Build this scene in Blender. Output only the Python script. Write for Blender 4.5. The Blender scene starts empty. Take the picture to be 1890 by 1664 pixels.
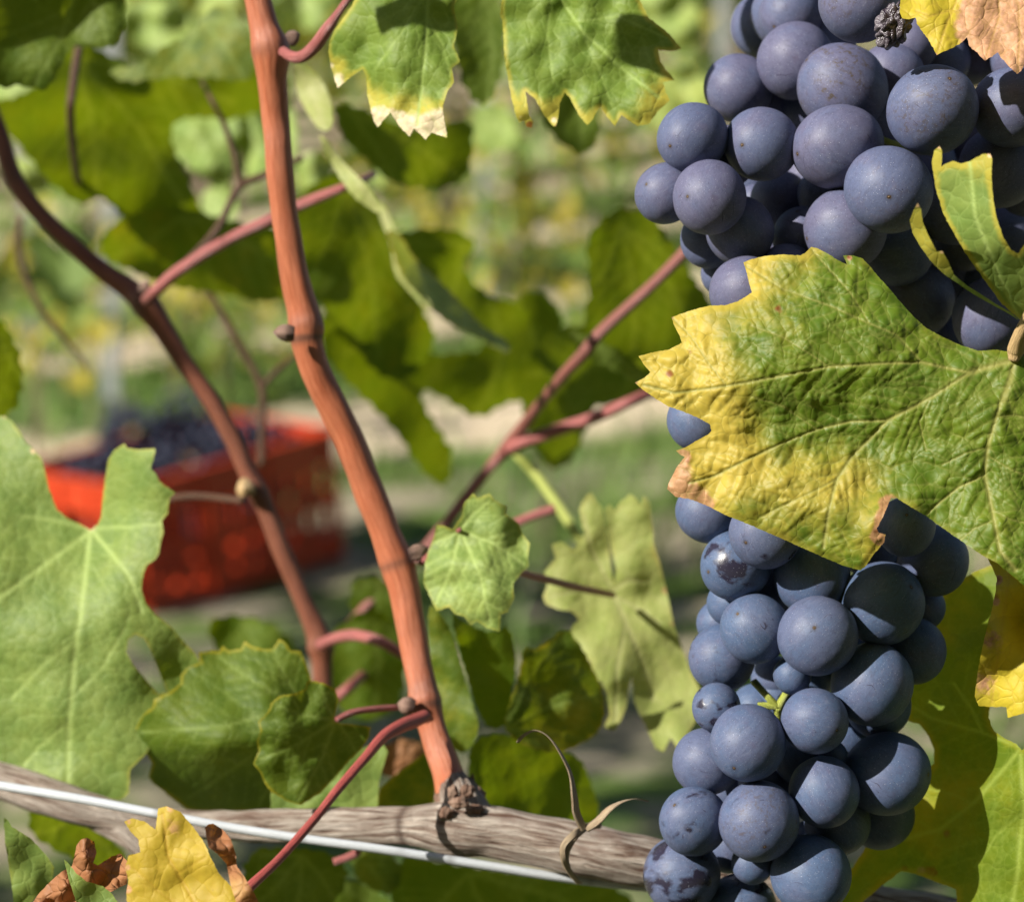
import bpy, bmesh, math, random
import numpy as np
from mathutils import Vector, Matrix, noise
from mathutils.geometry import delaunay_2d_cdt

random.seed(7); rng = np.random.default_rng(7)
S = bpy.context.scene
COL = S.collection
R = math.radians

# ------------------------------------------------------------------ camera
PITCH = R(6.0)
CAM = np.array([0.0, 0.0, 1.0])
FW = np.array([0.0, math.cos(PITCH), -math.sin(PITCH)])
RT = np.array([1.0, 0.0, 0.0])
UP = np.array([0.0, math.sin(PITCH), math.cos(PITCH)])
LENS = 92.5
K = 36.0 / LENS / 1890.0          # size of one photo pixel at unit distance
D0 = 0.47                         # distance of the grapes
cd = bpy.data.cameras.new('camera'); cam = bpy.data.objects.new('camera', cd); COL.objects.link(cam)
cam.location = CAM; cam.rotation_euler = (math.pi / 2 - PITCH, 0, 0)
cd.lens = LENS; cd.sensor_width = 36; cd.clip_start = 0.01; cd.clip_end = 2000
cd.dof.use_dof = True; cd.dof.focus_distance = 0.459; cd.dof.aperture_fstop = 20.0
S.camera = cam

# ------------------------------------------------------------------ light
LC = np.array([-0.72, 0.47, 0.51]); LC /= np.linalg.norm(LC)      # to the sun: right, up, towards the viewer
LW = LC[0] * RT + LC[1] * UP - LC[2] * FW
ELEV = math.asin(LW[2]); AZ = math.atan2(LW[0], LW[1])
sl = bpy.data.lights.new('sun', 'SUN'); sun = bpy.data.objects.new('sun', sl); COL.objects.link(sun)
sl.energy = 5.0; sl.angle = R(0.53); sl.color = (1.0, 0.95, 0.86)
sun.rotation_euler = Vector(LW).to_track_quat('Z', 'Y').to_euler(); sun.location = (-3, -3, 5)
world = bpy.data.worlds.new('World'); S.world = world; world.use_nodes = True
wn = world.node_tree
sky = wn.nodes.new('ShaderNodeTexSky'); sky.sky_type = 'NISHITA'; sky.sun_disc = False
sky.sun_elevation = ELEV; sky.sun_rotation = AZ % (2 * math.pi)
wn.links.new(sky.outputs[0], wn.nodes['Background'].inputs[0])
wn.nodes['Background'].inputs[1].default_value = 0.05
S.view_settings.view_transform = 'Standard'; S.view_settings.look = 'None'
S.view_settings.exposure = 0.80; S.view_settings.gamma = 1.0
try:
    S.cycles.use_denoising = True
    S.cycles.max_bounces = 8; S.cycles.transmission_bounces = 6
except Exception: pass

def P(x, y, d):
    return CAM + d * (FW + (x - 945.0) * K * RT + (832.0 - y) * K * UP)
def mmpx(d): return d * K         # metres per photo pixel at distance d

# ------------------------------------------------------------------ objects
def tag(o, label=None, cat=None, group=None, kind=None):
    if label: o['label'] = label
    if cat: o['category'] = cat
    if group: o['group'] = group
    if kind: o['kind'] = kind
    return o
def empty(name, loc):
    o = bpy.data.objects.new(name, None); COL.objects.link(o); o.location = loc; o.empty_display_size = .01
    return o
def mesh_obj(name, verts, faces, mat, parent=None, smooth=True, origin=None):
    verts = np.asarray(verts, float)
    if parent is not None: org = np.array(parent.location)
    elif origin is not None: org = np.asarray(origin, float)
    else: org = verts.mean(0)
    me = bpy.data.meshes.new(name)
    me.from_pydata((verts - org).tolist(), [], [tuple(int(i) for i in f) for f in faces])
    if smooth: me.polygons.foreach_set('use_smooth', [True] * len(me.polygons))
    me.materials.append(mat)
    o = bpy.data.objects.new(name, me); COL.objects.link(o)
    if parent is not None: o.parent = parent
    else: o.location = org
    return o
def fattr(o, name, vals):
    a = o.data.attributes.new(name, 'FLOAT', 'POINT'); a.data.foreach_set('value', np.asarray(vals, np.float32))
def vattr(o, name, vals):
    a = o.data.attributes.new(name, 'FLOAT_VECTOR', 'POINT'); a.data.foreach_set('vector', np.asarray(vals, np.float32).ravel())

# ------------------------------------------------------------------ node helpers
class NT:
    def __init__(s, name):
        s.m = bpy.data.materials.new(name); s.m.use_nodes = True; s.t = s.m.node_tree
        s.t.nodes.clear(); s.out = s.n('ShaderNodeOutputMaterial')
    def n(s, typ, **kw):
        nd = s.t.nodes.new(typ)
        for k, v in kw.items(): setattr(nd, k, v)
        return nd
    def put(s, sock, v):
        if v is None: return
        if isinstance(v, bpy.types.NodeSocket): s.t.links.new(v, sock)
        elif isinstance(v, (tuple, list)):
            sock.default_value = (*v, 1.0) if len(v) == 3 and sock.type == 'RGBA' else v
        else: sock.default_value = v
    def attr(s, name, vec=False, typ='GEOMETRY'):
        a = s.n('ShaderNodeAttribute', attribute_name=name, attribute_type=typ)
        return a.outputs['Vector'] if vec else a.outputs['Fac']
    def math(s, op, a, b=None, c=None, clamp=False):
        m = s.n('ShaderNodeMath', operation=op, use_clamp=clamp); s.put(m.inputs[0], a)
        if b is not None: s.put(m.inputs[1], b)
        if c is not None: s.put(m.inputs[2], c)
        return m.outputs[0]
    def mix(s, f, a, b, mode='MIX'):
        m = s.n('ShaderNodeMix', data_type='RGBA', blend_type=mode); m.clamp_factor = True
        s.put(m.inputs[0], f); s.put(m.inputs[6], a); s.put(m.inputs[7], b); return m.outputs[2]
    def noise(s, vec, scale, detail=3, rough=.5, dist=0):
        nd = s.n('ShaderNodeTexNoise'); s.put(nd.inputs['Vector'], vec); nd.inputs['Scale'].default_value = scale
        nd.inputs['Detail'].default_value = detail; nd.inputs['Roughness'].default_value = rough
        nd.inputs['Distortion'].default_value = dist; return nd.outputs['Fac']
    def vor(s, vec, scale, feature='F1', rnd=1.0):
        nd = s.n('ShaderNodeTexVoronoi', feature=feature); s.put(nd.inputs['Vector'], vec)
        nd.inputs['Scale'].default_value = scale; nd.inputs['Randomness'].default_value = rnd
        return nd.outputs['Distance'], (nd.outputs['Color'] if feature != 'DISTANCE_TO_EDGE' else None)
    def ramp(s, v, lo, hi, a=0.0, b=1.0):
        m = s.n('ShaderNodeMapRange', interpolation_type='SMOOTHSTEP'); s.put(m.inputs[0], v)
        m.inputs[1].default_value = lo; m.inputs[2].default_value = hi; m.inputs[3].default_value = a; m.inputs[4].default_value = b
        return m.outputs[0]
    def vscale(s, vec, v):
        m = s.n('ShaderNodeVectorMath', operation='MULTIPLY'); s.put(m.inputs[0], vec); m.inputs[1].default_value = v; return m.outputs[0]
    def vadd(s, a, b):
        m = s.n('ShaderNodeVectorMath', operation='ADD'); s.put(m.inputs[0], a); s.put(m.inputs[1], b); return m.outputs[0]
    def bump(s, h, dist, strength=1.0, nrm=None):
        b = s.n('ShaderNodeBump'); b.inputs['Distance'].default_value = dist; b.inputs['Strength'].default_value = strength
        s.put(b.inputs['Height'], h)
        if nrm is not None: s.put(b.inputs['Normal'], nrm)
        return b.outputs[0]
    def bsdf(s, col, rough=.5, nrm=None, spec=.5, sheen=None, coat=None):
        b = s.n('ShaderNodeBsdfPrincipled'); s.put(b.inputs['Base Color'], col); s.put(b.inputs['Roughness'], rough)
        s.put(b.inputs['Specular IOR Level'], spec)
        if nrm is not None: s.put(b.inputs['Normal'], nrm)
        if sheen is not None: s.put(b.inputs['Sheen Weight'], sheen); b.inputs['Sheen Roughness'].default_value = .4
        return b.outputs[0]
    def done(s, sh): s.t.links.new(sh, s.out.inputs[0]); return s.m
    def rnd(s): return s.n('ShaderNodeObjectInfo').outputs['Random']

# ------------------------------------------------------------------ materials
def leaf_material(name, green, green2, yellow=(.42, .30, .025), brown=(.33, .17, .07), red=(.22, .03, .015),
                  trans=.42, veincol=None, bump=1.0, rough=.5, spec=.35, fine=True, back=None):
    t = NT(name)
    p = t.attr('lp', True)                       # leaf-plane position, 1 unit = 10 mm
    yel, brn, rd, vein = t.attr('yel'), t.attr('brn'), t.attr('red'), t.attr('vein')
    wob = t.noise(p, 1.6, 4, .6)
    wob2 = t.noise(p, 9.0, 3, .6)
    g = t.mix(t.ramp(wob, .3, .7), green, green2)
    ye = t.math('ADD', yel, t.math('MULTIPLY', t.math('SUBTRACT', wob, .5), .9))
    ye = t.ramp(t.math('ADD', ye, t.math('MULTIPLY', t.math('SUBTRACT', wob2, .5), .35)), .12, .95)
    nv = t.n('ShaderNodeVectorMath', operation='MULTIPLY_ADD')
    nn = t.n('ShaderNodeTexNoise'); t.put(nn.inputs['Vector'], p); nn.inputs['Scale'].default_value = 2.5
    t.put(nv.inputs[0], nn.outputs['Color']); nv.inputs[1].default_value = (.22, .22, .22); t.put(nv.inputs[2], p)
    pw = nv.outputs[0]
    e1, _ = t.vor(pw, 4.2, 'DISTANCE_TO_EDGE'); e2, _ = t.vor(pw, 13.0, 'DISTANCE_TO_EDGE')
    net = t.math('MAXIMUM', t.ramp(e1, .0, .05, 1, 0), t.math('MULTIPLY', t.ramp(e2, .0, .06, 1, 0), .35))
    cellf, ccol = t.vor(pw, 4.2, 'F1')
    col = t.mix(ye, g, yellow)
    if ccol is not None:
        sep = t.n('ShaderNodeSeparateColor'); t.put(sep.inputs[0], ccol)
        col = t.mix(t.math('MULTIPLY', sep.outputs[0], .22), col, t.mix(.5, col, (.02, .05, .01)), 'MIX')
    bn = t.ramp(t.math('ADD', brn, t.math('MULTIPLY', t.math('SUBTRACT', wob2, .5), .5)), .3, .62)
    bcol = t.mix(t.ramp(t.noise(p, 5, 4, .7), .3, .7), brown, tuple(min(1, c * 1.9 + .04) for c in brown))
    col = t.mix(bn, col, bcol)
    col = t.mix(t.math('MULTIPLY', t.ramp(t.math('ADD', rd, t.math('MULTIPLY', t.math('SUBTRACT', wob2, .5), .7)), .3, .8), .85), col, red)
    vc = veincol or tuple(min(1, 1.5 * c + .06) for c in green2)
    col = t.mix(t.math('MULTIPLY', net, .22), col, vc)
    col = t.mix(t.math('MULTIPLY', t.attr('vein2'), .32), col, vc)
    col = t.mix(t.math('MULTIPLY', vein, .85), col, vc)
    # a few specks
    sp, _ = t.vor(p, 6.0, 'F1'); col = t.mix(t.ramp(sp, .03, .06, .6, 0), col, (.05, .03, .015))
    # puckered blade: cells swell, veins sink
    cell2, _c = t.vor(pw, 9.5, 'F1')
    h = t.math('SUBTRACT', t.math('MULTIPLY', t.math('POWER', cellf, 2), -2.6), t.math('MULTIPLY', t.math('POWER', cell2, 2), .5))
    h = t.math('ADD', h, t.math('MULTIPLY', t.ramp(e1, 0, .10, 0, 1), .25))
    h = t.math('ADD', h, t.math('MULTIPLY', t.noise(p, 3.0, 2), .5))
    h = t.math('SUBTRACT', h, t.math('MULTIPLY', vein, .5))
    h = t.math('ADD', h, t.math('MULTIPLY', t.noise(p, 60, 2), .05))
    nb = t.bump(h, .0006 * bump, 1.0)
    gr = t.math('ADD', rough, t.math('MULTIPLY', wob2, .15))
    front = t.bsdf(col, gr, nb, spec)
    tr = t.n('ShaderNodeBsdfTranslucent')
    tc = t.mix(1.0, col, (1.25, 1.05, .30), 'MULTIPLY')
    tc = t.mix(.45, tc, tuple([min(1, c) for c in (green2[0] * 1.5, green2[1] * 1.25, green2[2] * .2)]))
    tc = t.mix(t.math('MULTIPLY', bn, .8), tc, brown)
    tc = t.mix(t.math('MULTIPLY', ye, .8), tc, (.50, .36, .01))
    t.put(tr.inputs['Color'], tc); t.put(tr.inputs['Normal'], nb)
    ms = t.n('ShaderNodeMixShader'); t.put(ms.inputs[0], trans); t.put(ms.inputs[1], front); t.put(ms.inputs[2], tr.outputs[0])
    return t.done(ms.outputs[0])

M = {}
M['hero'] = leaf_material('vine leaf turning yellow', (.082, .152, .009), (.148, .218, .013), yellow=(.60, .45, .065), brown=(.34, .17, .075),
                          veincol=(.34, .33, .09), trans=.36, bump=.13, rough=.44, spec=.34)
M['thin'] = leaf_material('thin backlit leaf', (.36, .44, .06), (.44, .50, .08), trans=.85, bump=.1)
M['glow'] = leaf_material('yellow green shaded leaf', (.15, .235, .014), (.225, .295, .019), yellow=(.46, .40, .02), trans=.58, bump=.14)
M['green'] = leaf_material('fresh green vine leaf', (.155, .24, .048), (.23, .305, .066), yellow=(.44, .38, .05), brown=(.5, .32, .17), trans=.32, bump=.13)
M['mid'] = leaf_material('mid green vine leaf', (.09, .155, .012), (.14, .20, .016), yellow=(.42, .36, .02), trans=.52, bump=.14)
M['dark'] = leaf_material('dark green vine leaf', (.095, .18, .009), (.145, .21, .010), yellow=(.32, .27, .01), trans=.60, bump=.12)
M['pale'] = leaf_material('pale leaf underside', (.30, .36, .09), (.38, .41, .13), yellow=(.45, .38, .10), trans=.35, veincol=(.42, .42, .18), bump=.12)
M['yellow'] = leaf_material('yellow autumn leaf', (.44, .31, .025), (.52, .38, .035), yellow=(.60, .42, .03), brown=(.46, .24, .11), trans=.3, veincol=(.44, .28, .03), bump=.12)
M['tan'] = leaf_material('yellow leaf with tan half', (.52, .42, .03), (.56, .44, .03), yellow=(.58, .44, .03), brown=(.40, .205, .11), trans=.3, veincol=(.42, .26, .05), bump=.2)
M['dry'] = leaf_material('dry brown leaf', (.30, .12, .05), (.40, .18, .08), yellow=(.5, .3, .1), brown=(.25, .09, .04), trans=.25, veincol=(.3, .15, .07), bump=.6)

def grape_material(name, bloomA, bloomB):
    t = NT(name)
    tc = t.n('ShaderNodeTexCoord').outputs['Object']
    rn = t.rnd()
    off = t.n('ShaderNodeCombineXYZ'); t.put(off.inputs[0], t.math('MULTIPLY', rn, 37.0)); t.put(off.inputs[1], t.math('MULTIPLY', rn, 91.0))
    p = t.vadd(tc, off.outputs[0])               # object space is the unit sphere
    big = t.noise(p, 1.1, 3, .55); mid = t.noise(p, 4.5, 4, .6); fin = t.noise(p, 28, 3, .7)
    rub = t.attr('rub', typ='OBJECT')
    bloom = t.mix(t.ramp(t.math('ADD', big, t.math('MULTIPLY', t.math('SUBTRACT', rn, .5), .35)), .3, .7), bloomA, bloomB)
    bloom = t.mix(t.math('MULTIPLY', t.ramp(fin, .42, .72), .38), bloom, (.030, .034, .058))
    sm = t.noise(t.vscale(p, (1.0, 3.2, 1.0)), 2.4, 5, .7, .8)
    bloom = t.mix(t.math('MULTIPLY', t.ramp(sm, .50, .72), .40), bloom, (.045, .045, .075))
    bloom = t.mix(t.math('MULTIPLY', t.ramp(sm, .48, .30), .30), bloom, (.17, .18, .25))
    bloom = t.mix(t.math('MULTIPLY', t.ramp(mid, .52, .8), .32), bloom, (.085, .055, .09))
    skin = (.016, .011, .022)
    # rubbed patches where the waxy bloom is gone
    rb = t.noise(t.vscale(p, (1.0, 1.25, 1.0)), 1.25, 5, .50, .25)
    rb = t.math('ADD', rb, t.math('MULTIPLY', rub, .22))
    rubf = t.math('MULTIPLY', t.ramp(rb, .715, .81), .92)
    # thin scratches
    sc = t.n('ShaderNodeTexWave', wave_type='BANDS', bands_direction='DIAGONAL'); t.put(sc.inputs['Vector'], p)
    sc.inputs['Scale'].default_value = 1.3; sc.inputs['Distortion'].default_value = 9; sc.inputs['Detail'].default_value = 2; sc.inputs['Detail Scale'].default_value = .8
    scr = t.math('MULTIPLY', t.ramp(sc.outputs['Fac'], .996, 1.0), t.ramp(t.noise(p, 2.2, 2), .58, .66))
    d1, _ = t.vor(p, 5.5, 'F1'); pits = t.ramp(d1, .045, .085, .9, 0)
    d2, _ = t.vor(p, 17.0, 'F1'); dots = t.math('MULTIPLY', t.ramp(d2, .07, .15, 1.0, 0), t.ramp(mid, .36, .52))
    d3, _ = t.vor(p, 9.0, 'F1'); dust = t.math('MULTIPLY', t.ramp(d3, .05, .10, .7, 0), t.ramp(t.noise(p, 3, 2), .55, .7))
    col = t.mix(rubf, bloom, skin)
    col = t.mix(dots, col, (.36, .38, .46))
    col = t.mix(pits, col, (.02, .02, .03))
    col = t.mix(dust, col, (.035, .03, .03))
    col = t.mix(scr, col, (.025, .022, .04))
    # dirty stain on some shoulders
    dirt = t.attr('dirt', typ='OBJECT')
    dd = t.math('MULTIPLY', t.ramp(t.noise(p, 9, 5, .75), .5, .62), t.ramp(big, .42, .6)); dd = t.math('MULTIPLY', dd, dirt)
    col = t.mix(t.math('MULTIPLY', dd, .8), col, (.07, .055, .045))
    # the pistil scar sits at the +Z pole
    sx = t.n('ShaderNodeSeparateXYZ'); t.put(sx.inputs[0], t.vadd(tc, t.vscale(nvec(t, p, 14), (.05, .05, .02))))
    sz = t.math('SUBTRACT', 1.0, sx.outputs[2])
    rr = t.math('SQRT', t.math('ADD', t.math('POWER', sx.outputs[0], 2), t.math('POWER', sx.outputs[1], 2)))
    up = t.math('GREATER_THAN', sx.outputs[2], 0)
    scar = t.math('MULTIPLY', t.ramp(rr, .035, .065, 1, 0), up)
    core = t.math('MULTIPLY', t.ramp(rr, .008, .026, 1, 0), up)
    halo = t.math('MULTIPLY', t.ramp(rr, .05, .16, .45, 0), up)
    col = t.mix(halo, col, (.05, .05, .07))
    col = t.mix(scar, col, (.05, .032, .02)); col = t.mix(core, col, (.22, .14, .075))
    h = t.math('ADD', t.math('MULTIPLY', fin, .25), t.math('MULTIPLY', big, 2.0))
    h = t.math('SUBTRACT', h, t.math('MULTIPLY', pits, .5)); h = t.math('ADD', h, t.math('MULTIPLY', core, 2.5))
    nb = t.bump(h, .00012, .8)
    rough = t.mix(rubf, (.52, .52, .52), (.22, .22, .22))
    spec = t.mix(rubf, (.30, .30, .30), (.6, .6, .6))
    b = t.bsdf(col, rough, nb, spec, sheen=None)
    return t.done(b)
def nvec(t, p, sc):
    nd = t.n('ShaderNodeTexNoise'); t.put(nd.inputs['Vector'], p); nd.inputs['Scale'].default_value = sc
    m = t.n('ShaderNodeVectorMath', operation='SUBTRACT'); t.put(m.inputs[0], nd.outputs['Color']); m.inputs[1].default_value = (.5, .5, .5)
    return m.outputs[0]
M['grapeA'] = grape_material('plum blue bloom', (.090, .108, .190), (.108, .106, .176))
M['grapeB'] = grape_material('steel blue bloom', (.068, .106, .192), (.090, .108, .186))

def stem_material(name, a, b, streak=1.0, rough=.5, node=(.12, .05, .03), spec=.4, bumpd=.00035):
    t = NT(name)
    q = t.attr('tu', True)                       # (around, along in cm, 0)
    n1 = t.noise(t.vscale(q, (9, .55, 1)), 1.6, 5, .65); n2 = t.noise(t.vscale(q, (3, 1.2, 1)), 1.0, 3)
    n3 = t.noise(t.vscale(q, (30, 2.0, 1)), 1.5, 3, .6)
    col = t.mix(t.math('MULTIPLY', t.ramp(n1, .3, .72), streak, clamp=True), a, b)
    col = t.mix(t.math('MULTIPLY', t.ramp(n2, .45, .75), .45), col, tuple(c * .6 for c in a))
    col = t.mix(t.math('MULTIPLY', t.ramp(n3, .55, .8), .35 * streak), col, tuple(c * .45 for c in b))
    col = t.mix(t.attr('nod'), col, node)
    d, _ = t.vor(t.vscale(q, (6, 3, 1)), 2.0, 'F1'); col = t.mix(t.ramp(d, .05, .1, .5, 0), col, node)
    nb = t.bump(t.math('ADD', n1, t.math('MULTIPLY', n3, .6)), bumpd, 1.0)
    return t.done(t.bsdf(col, rough, nb, spec))
M['cane'] = stem_material('ripened red brown cane', (.46, .155, .075), (.33, .085, .035), 1.0, .42)
M['cane'].name = 'ripened red brown cane'
M['cane2'] = stem_material('dull brown cane', (.25, .085, .045), (.13, .038, .02), 1.0, .5)
M['pink'] = stem_material('pink petiole', (.40, .135, .12), (.28, .065, .06), .8, .4, spec=.5)
M['dull'] = stem_material('dull rose brown cane', (.33, .125, .10), (.20, .06, .05), .9, .45)
M['red'] = stem_material('crimson petiole', (.46, .11, .09), (.32, .05, .05), .8, .4, spec=.5)
M['twig'] = stem_material('dark thin twig', (.13, .06, .03), (.06, .03, .015), 1.0, .6)
M['stalk'] = stem_material('pale green stalk', (.40, .44, .10), (.30, .36, .07), .5, .5, node=(.35, .3, .1))
M['rachis'] = stem_material('yellow green stalk', (.42, .46, .09), (.33, .38, .05), .5, .45, node=(.3, .3, .1))
M['petiole'] = stem_material('tan petiole', (.52, .36, .17), (.42, .27, .13), .6, .5, node=(.35, .22, .1))
M['bud'] = stem_material('dry bud scale', (.20, .11, .08), (.36, .24, .18), 1.0, .7, node=(.06, .03, .02), bumpd=.0004)
def bark_material():
    t = NT('fibrous grey bark')
    q = t.attr('tu', True)
    qq = t.vadd(q, t.vscale(nvec(t, t.vscale(q, (2, .5, 1)), 1.0), (.25, .3, 0)))
    f1 = t.noise(t.vscale(qq, (11, .42, 1)), 1.4, 6, .7); f2 = t.noise(t.vscale(qq, (34, .8, 1)), 1.5, 4, .65); b = t.noise(t.vscale(q, (2.5, .8, 1)), 1.0, 4, .6)
    col = t.mix(t.ramp(f1, .40, .62), (.30, .22, .17), (.62, .54, .46))
    col = t.mix(t.math('MULTIPLY', t.ramp(f1, .46, .37), .95), col, (.11, .055, .035))
    col = t.mix(t.math('MULTIPLY', t.ramp(f2, .54, .66), .65), col, (.17, .11, .08))
    col = t.mix(t.math('MULTIPLY', t.ramp(b, .52, .7), .5), col, (.22, .12, .085))
    col = t.mix(t.math('MULTIPLY', t.attr('nod'), .8), col, (.10, .06, .045))
    nb = t.bump(t.math('ADD', f1, t.math('MULTIPLY', f2, .6)), .0018, 1.0)
    return t.done(t.bsdf(col, .8, nb, .2))
M['bark'] = bark_material()
M['collar'] = stem_material('knobbly collar bark', (.34, .24, .18), (.16, .085, .055), 1.0, .8, node=(.11, .06, .04), spec=.2, bumpd=.0005)
def plain(name, a, b, scale=8, rough=.5, bump=.0, spec=.4, coord='Object'):
    t = NT(name); p = t.n('ShaderNodeTexCoord').outputs[coord]
    n1 = t.noise(p, scale, 5, .6); n2 = t.noise(p, scale * 6, 3, .6)
    col = t.mix(t.ramp(n1, .35, .65), a, b); col = t.mix(t.math('MULTIPLY', t.ramp(n2, .5, .75), .3), col, tuple(c * .6 for c in a))
    return t.done(t.bsdf(col, rough, t.bump(n2, bump) if bump else None, spec))
M['wire'] = stem_material('white coated wire', (.62, .65, .68), (.44, .46, .47), .6, .4, node=(.12, .11, .10), bumpd=.0001)
M['raffia'] = stem_material('dry raffia', (.50, .40, .27), (.36, .24, .14), 1.0, .7, node=(.3, .2, .1), bumpd=.0003)
M['raisin'] = plain('shrivelled black skin', (.025, .015, .022), (.15, .13, .15), 1.6, .24, .0003, .7)
M['crate'] = plain('red orange plastic', (.56, .052, .012), (.46, .038, .010), 6, .4, .0, .5)
M['crategrape'] = plain('dark blue grapes', (.020, .026, .055), (.012, .014, .032), 30, .5, .0, .4)
M['metal'] = plain('galvanised post', (.24, .25, .26), (.32, .33, .33), 9, .5, .0, .5)
M['trunk'] = plain('vine trunk bark', (.13, .09, .06), (.22, .17, .12), 20, .9, .004, .2)

# ------------------------------------------------------------------ leaf builder
def inside(pts, poly):
    x, y = pts[:, 0], pts[:, 1]; c = np.zeros(len(pts), bool); n = len(poly); j = n - 1
    for i in range(n):
        xi, yi = poly[i]; xj, yj = poly[j]
        if yi != yj:
            cc = ((yi > y) != (yj > y)) & (x < (xj - xi) * (y - yi) / (yj - yi) + xi); c ^= cc
        j = i
    return c
def dist_poly(pts, line):
    d = np.full(len(pts), 1e9)
    for (ax, ay), (bx, by) in zip(line[:-1], line[1:]):
        vx, vy = bx - ax, by - ay; L = vx * vx + vy * vy + 1e-9
        t = np.clip(((pts[:, 0] - ax) * vx + (pts[:, 1] - ay) * vy) / L, 0, 1)
        d = np.minimum(d, np.hypot(pts[:, 0] - ax - t * vx, pts[:, 1] - ay - t * vy))
    return d
def resample(poly, step, jit=0.0):
    out = []
    n = len(poly)
    for i in range(n):
        a, b = np.array(poly[i], float), np.array(poly[(i + 1) % n], float)
        L = np.linalg.norm(b - a); k = max(1, int(round(L / step)))
        nr = np.array([-(b - a)[1], (b - a)[0]]) / (L + 1e-9)
        for q in range(k):
            o = 0 if q == 0 else rng.normal() * jit
            out.append(a + (b - a) * q / k + nr * o)
    return out
def chaikin(poly, it=1):
    for _ in range(it):
        o = []
        for i in range(len(poly)):
            a, b = np.array(poly[i], float), np.array(poly[(i + 1) % len(poly)], float)
            o += [a * .75 + b * .25, a * .25 + b * .75]
        poly = o
    return [tuple(p) for p in poly]
def serrate(poly, amp, wl, grow=1.0):
    """round a coarse outline and give it the teeth of a vine leaf"""
    cc = np.mean(np.array(poly, float), 0); poly = [tuple(cc + (np.array(q) - cc) * grow) for q in poly]; poly = chaikin(poly, 1); pts = resample(poly, wl / 4.0)
    ctr = np.mean(pts, 0); out = []; n = len(pts)
    ph = 0.0; cyc = wl
    for i, p in enumerate(pts):
        a, b = pts[i - 1], pts[(i + 1) % n]; t = b - a; L = np.linalg.norm(t) + 1e-9
        nr = np.array([t[1], -t[0]]) / L
        if np.dot(nr, p - ctr) < 0: nr = -nr
        ph += np.linalg.norm(p - a) / cyc
        if ph > 1: ph -= 1; cyc = wl * rng.uniform(.7, 1.4)
        out.append(tuple(p + nr * amp * ((ph if ph < .7 else (1 - ph) * 2.3) - .35)))
    return out
def smooth(x, a, b):
    t = np.clip((x - a) / (b - a + 1e-9), 0, 1); return t * t * (3 - 2 * t)
def rbf(ctrl, pts):
    c = np.array([(x, y) for x, y, _ in ctrl], float) / 100; v = np.array([z for *_, z in ctrl], float)
    n = len(c); A = np.zeros((n + 3, n + 3)); r = np.linalg.norm(c[:, None] - c[None], axis=2)
    A[:n, :n] = r ** 2 * np.log(r + 1e-9) + np.eye(n) * .02; A[:n, n] = 1; A[:n, n + 1:] = c; A[n, :n] = 1; A[n + 1:, :n] = c.T
    w = np.linalg.solve(A, np.concatenate([v, [0, 0, 0]]))
    p = pts / 100; rr = np.linalg.norm(p[:, None] - c[None], axis=2)
    return (rr ** 2 * np.log(rr + 1e-9)) @ w[:n] + w[n] + p @ w[n + 1:]

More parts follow.
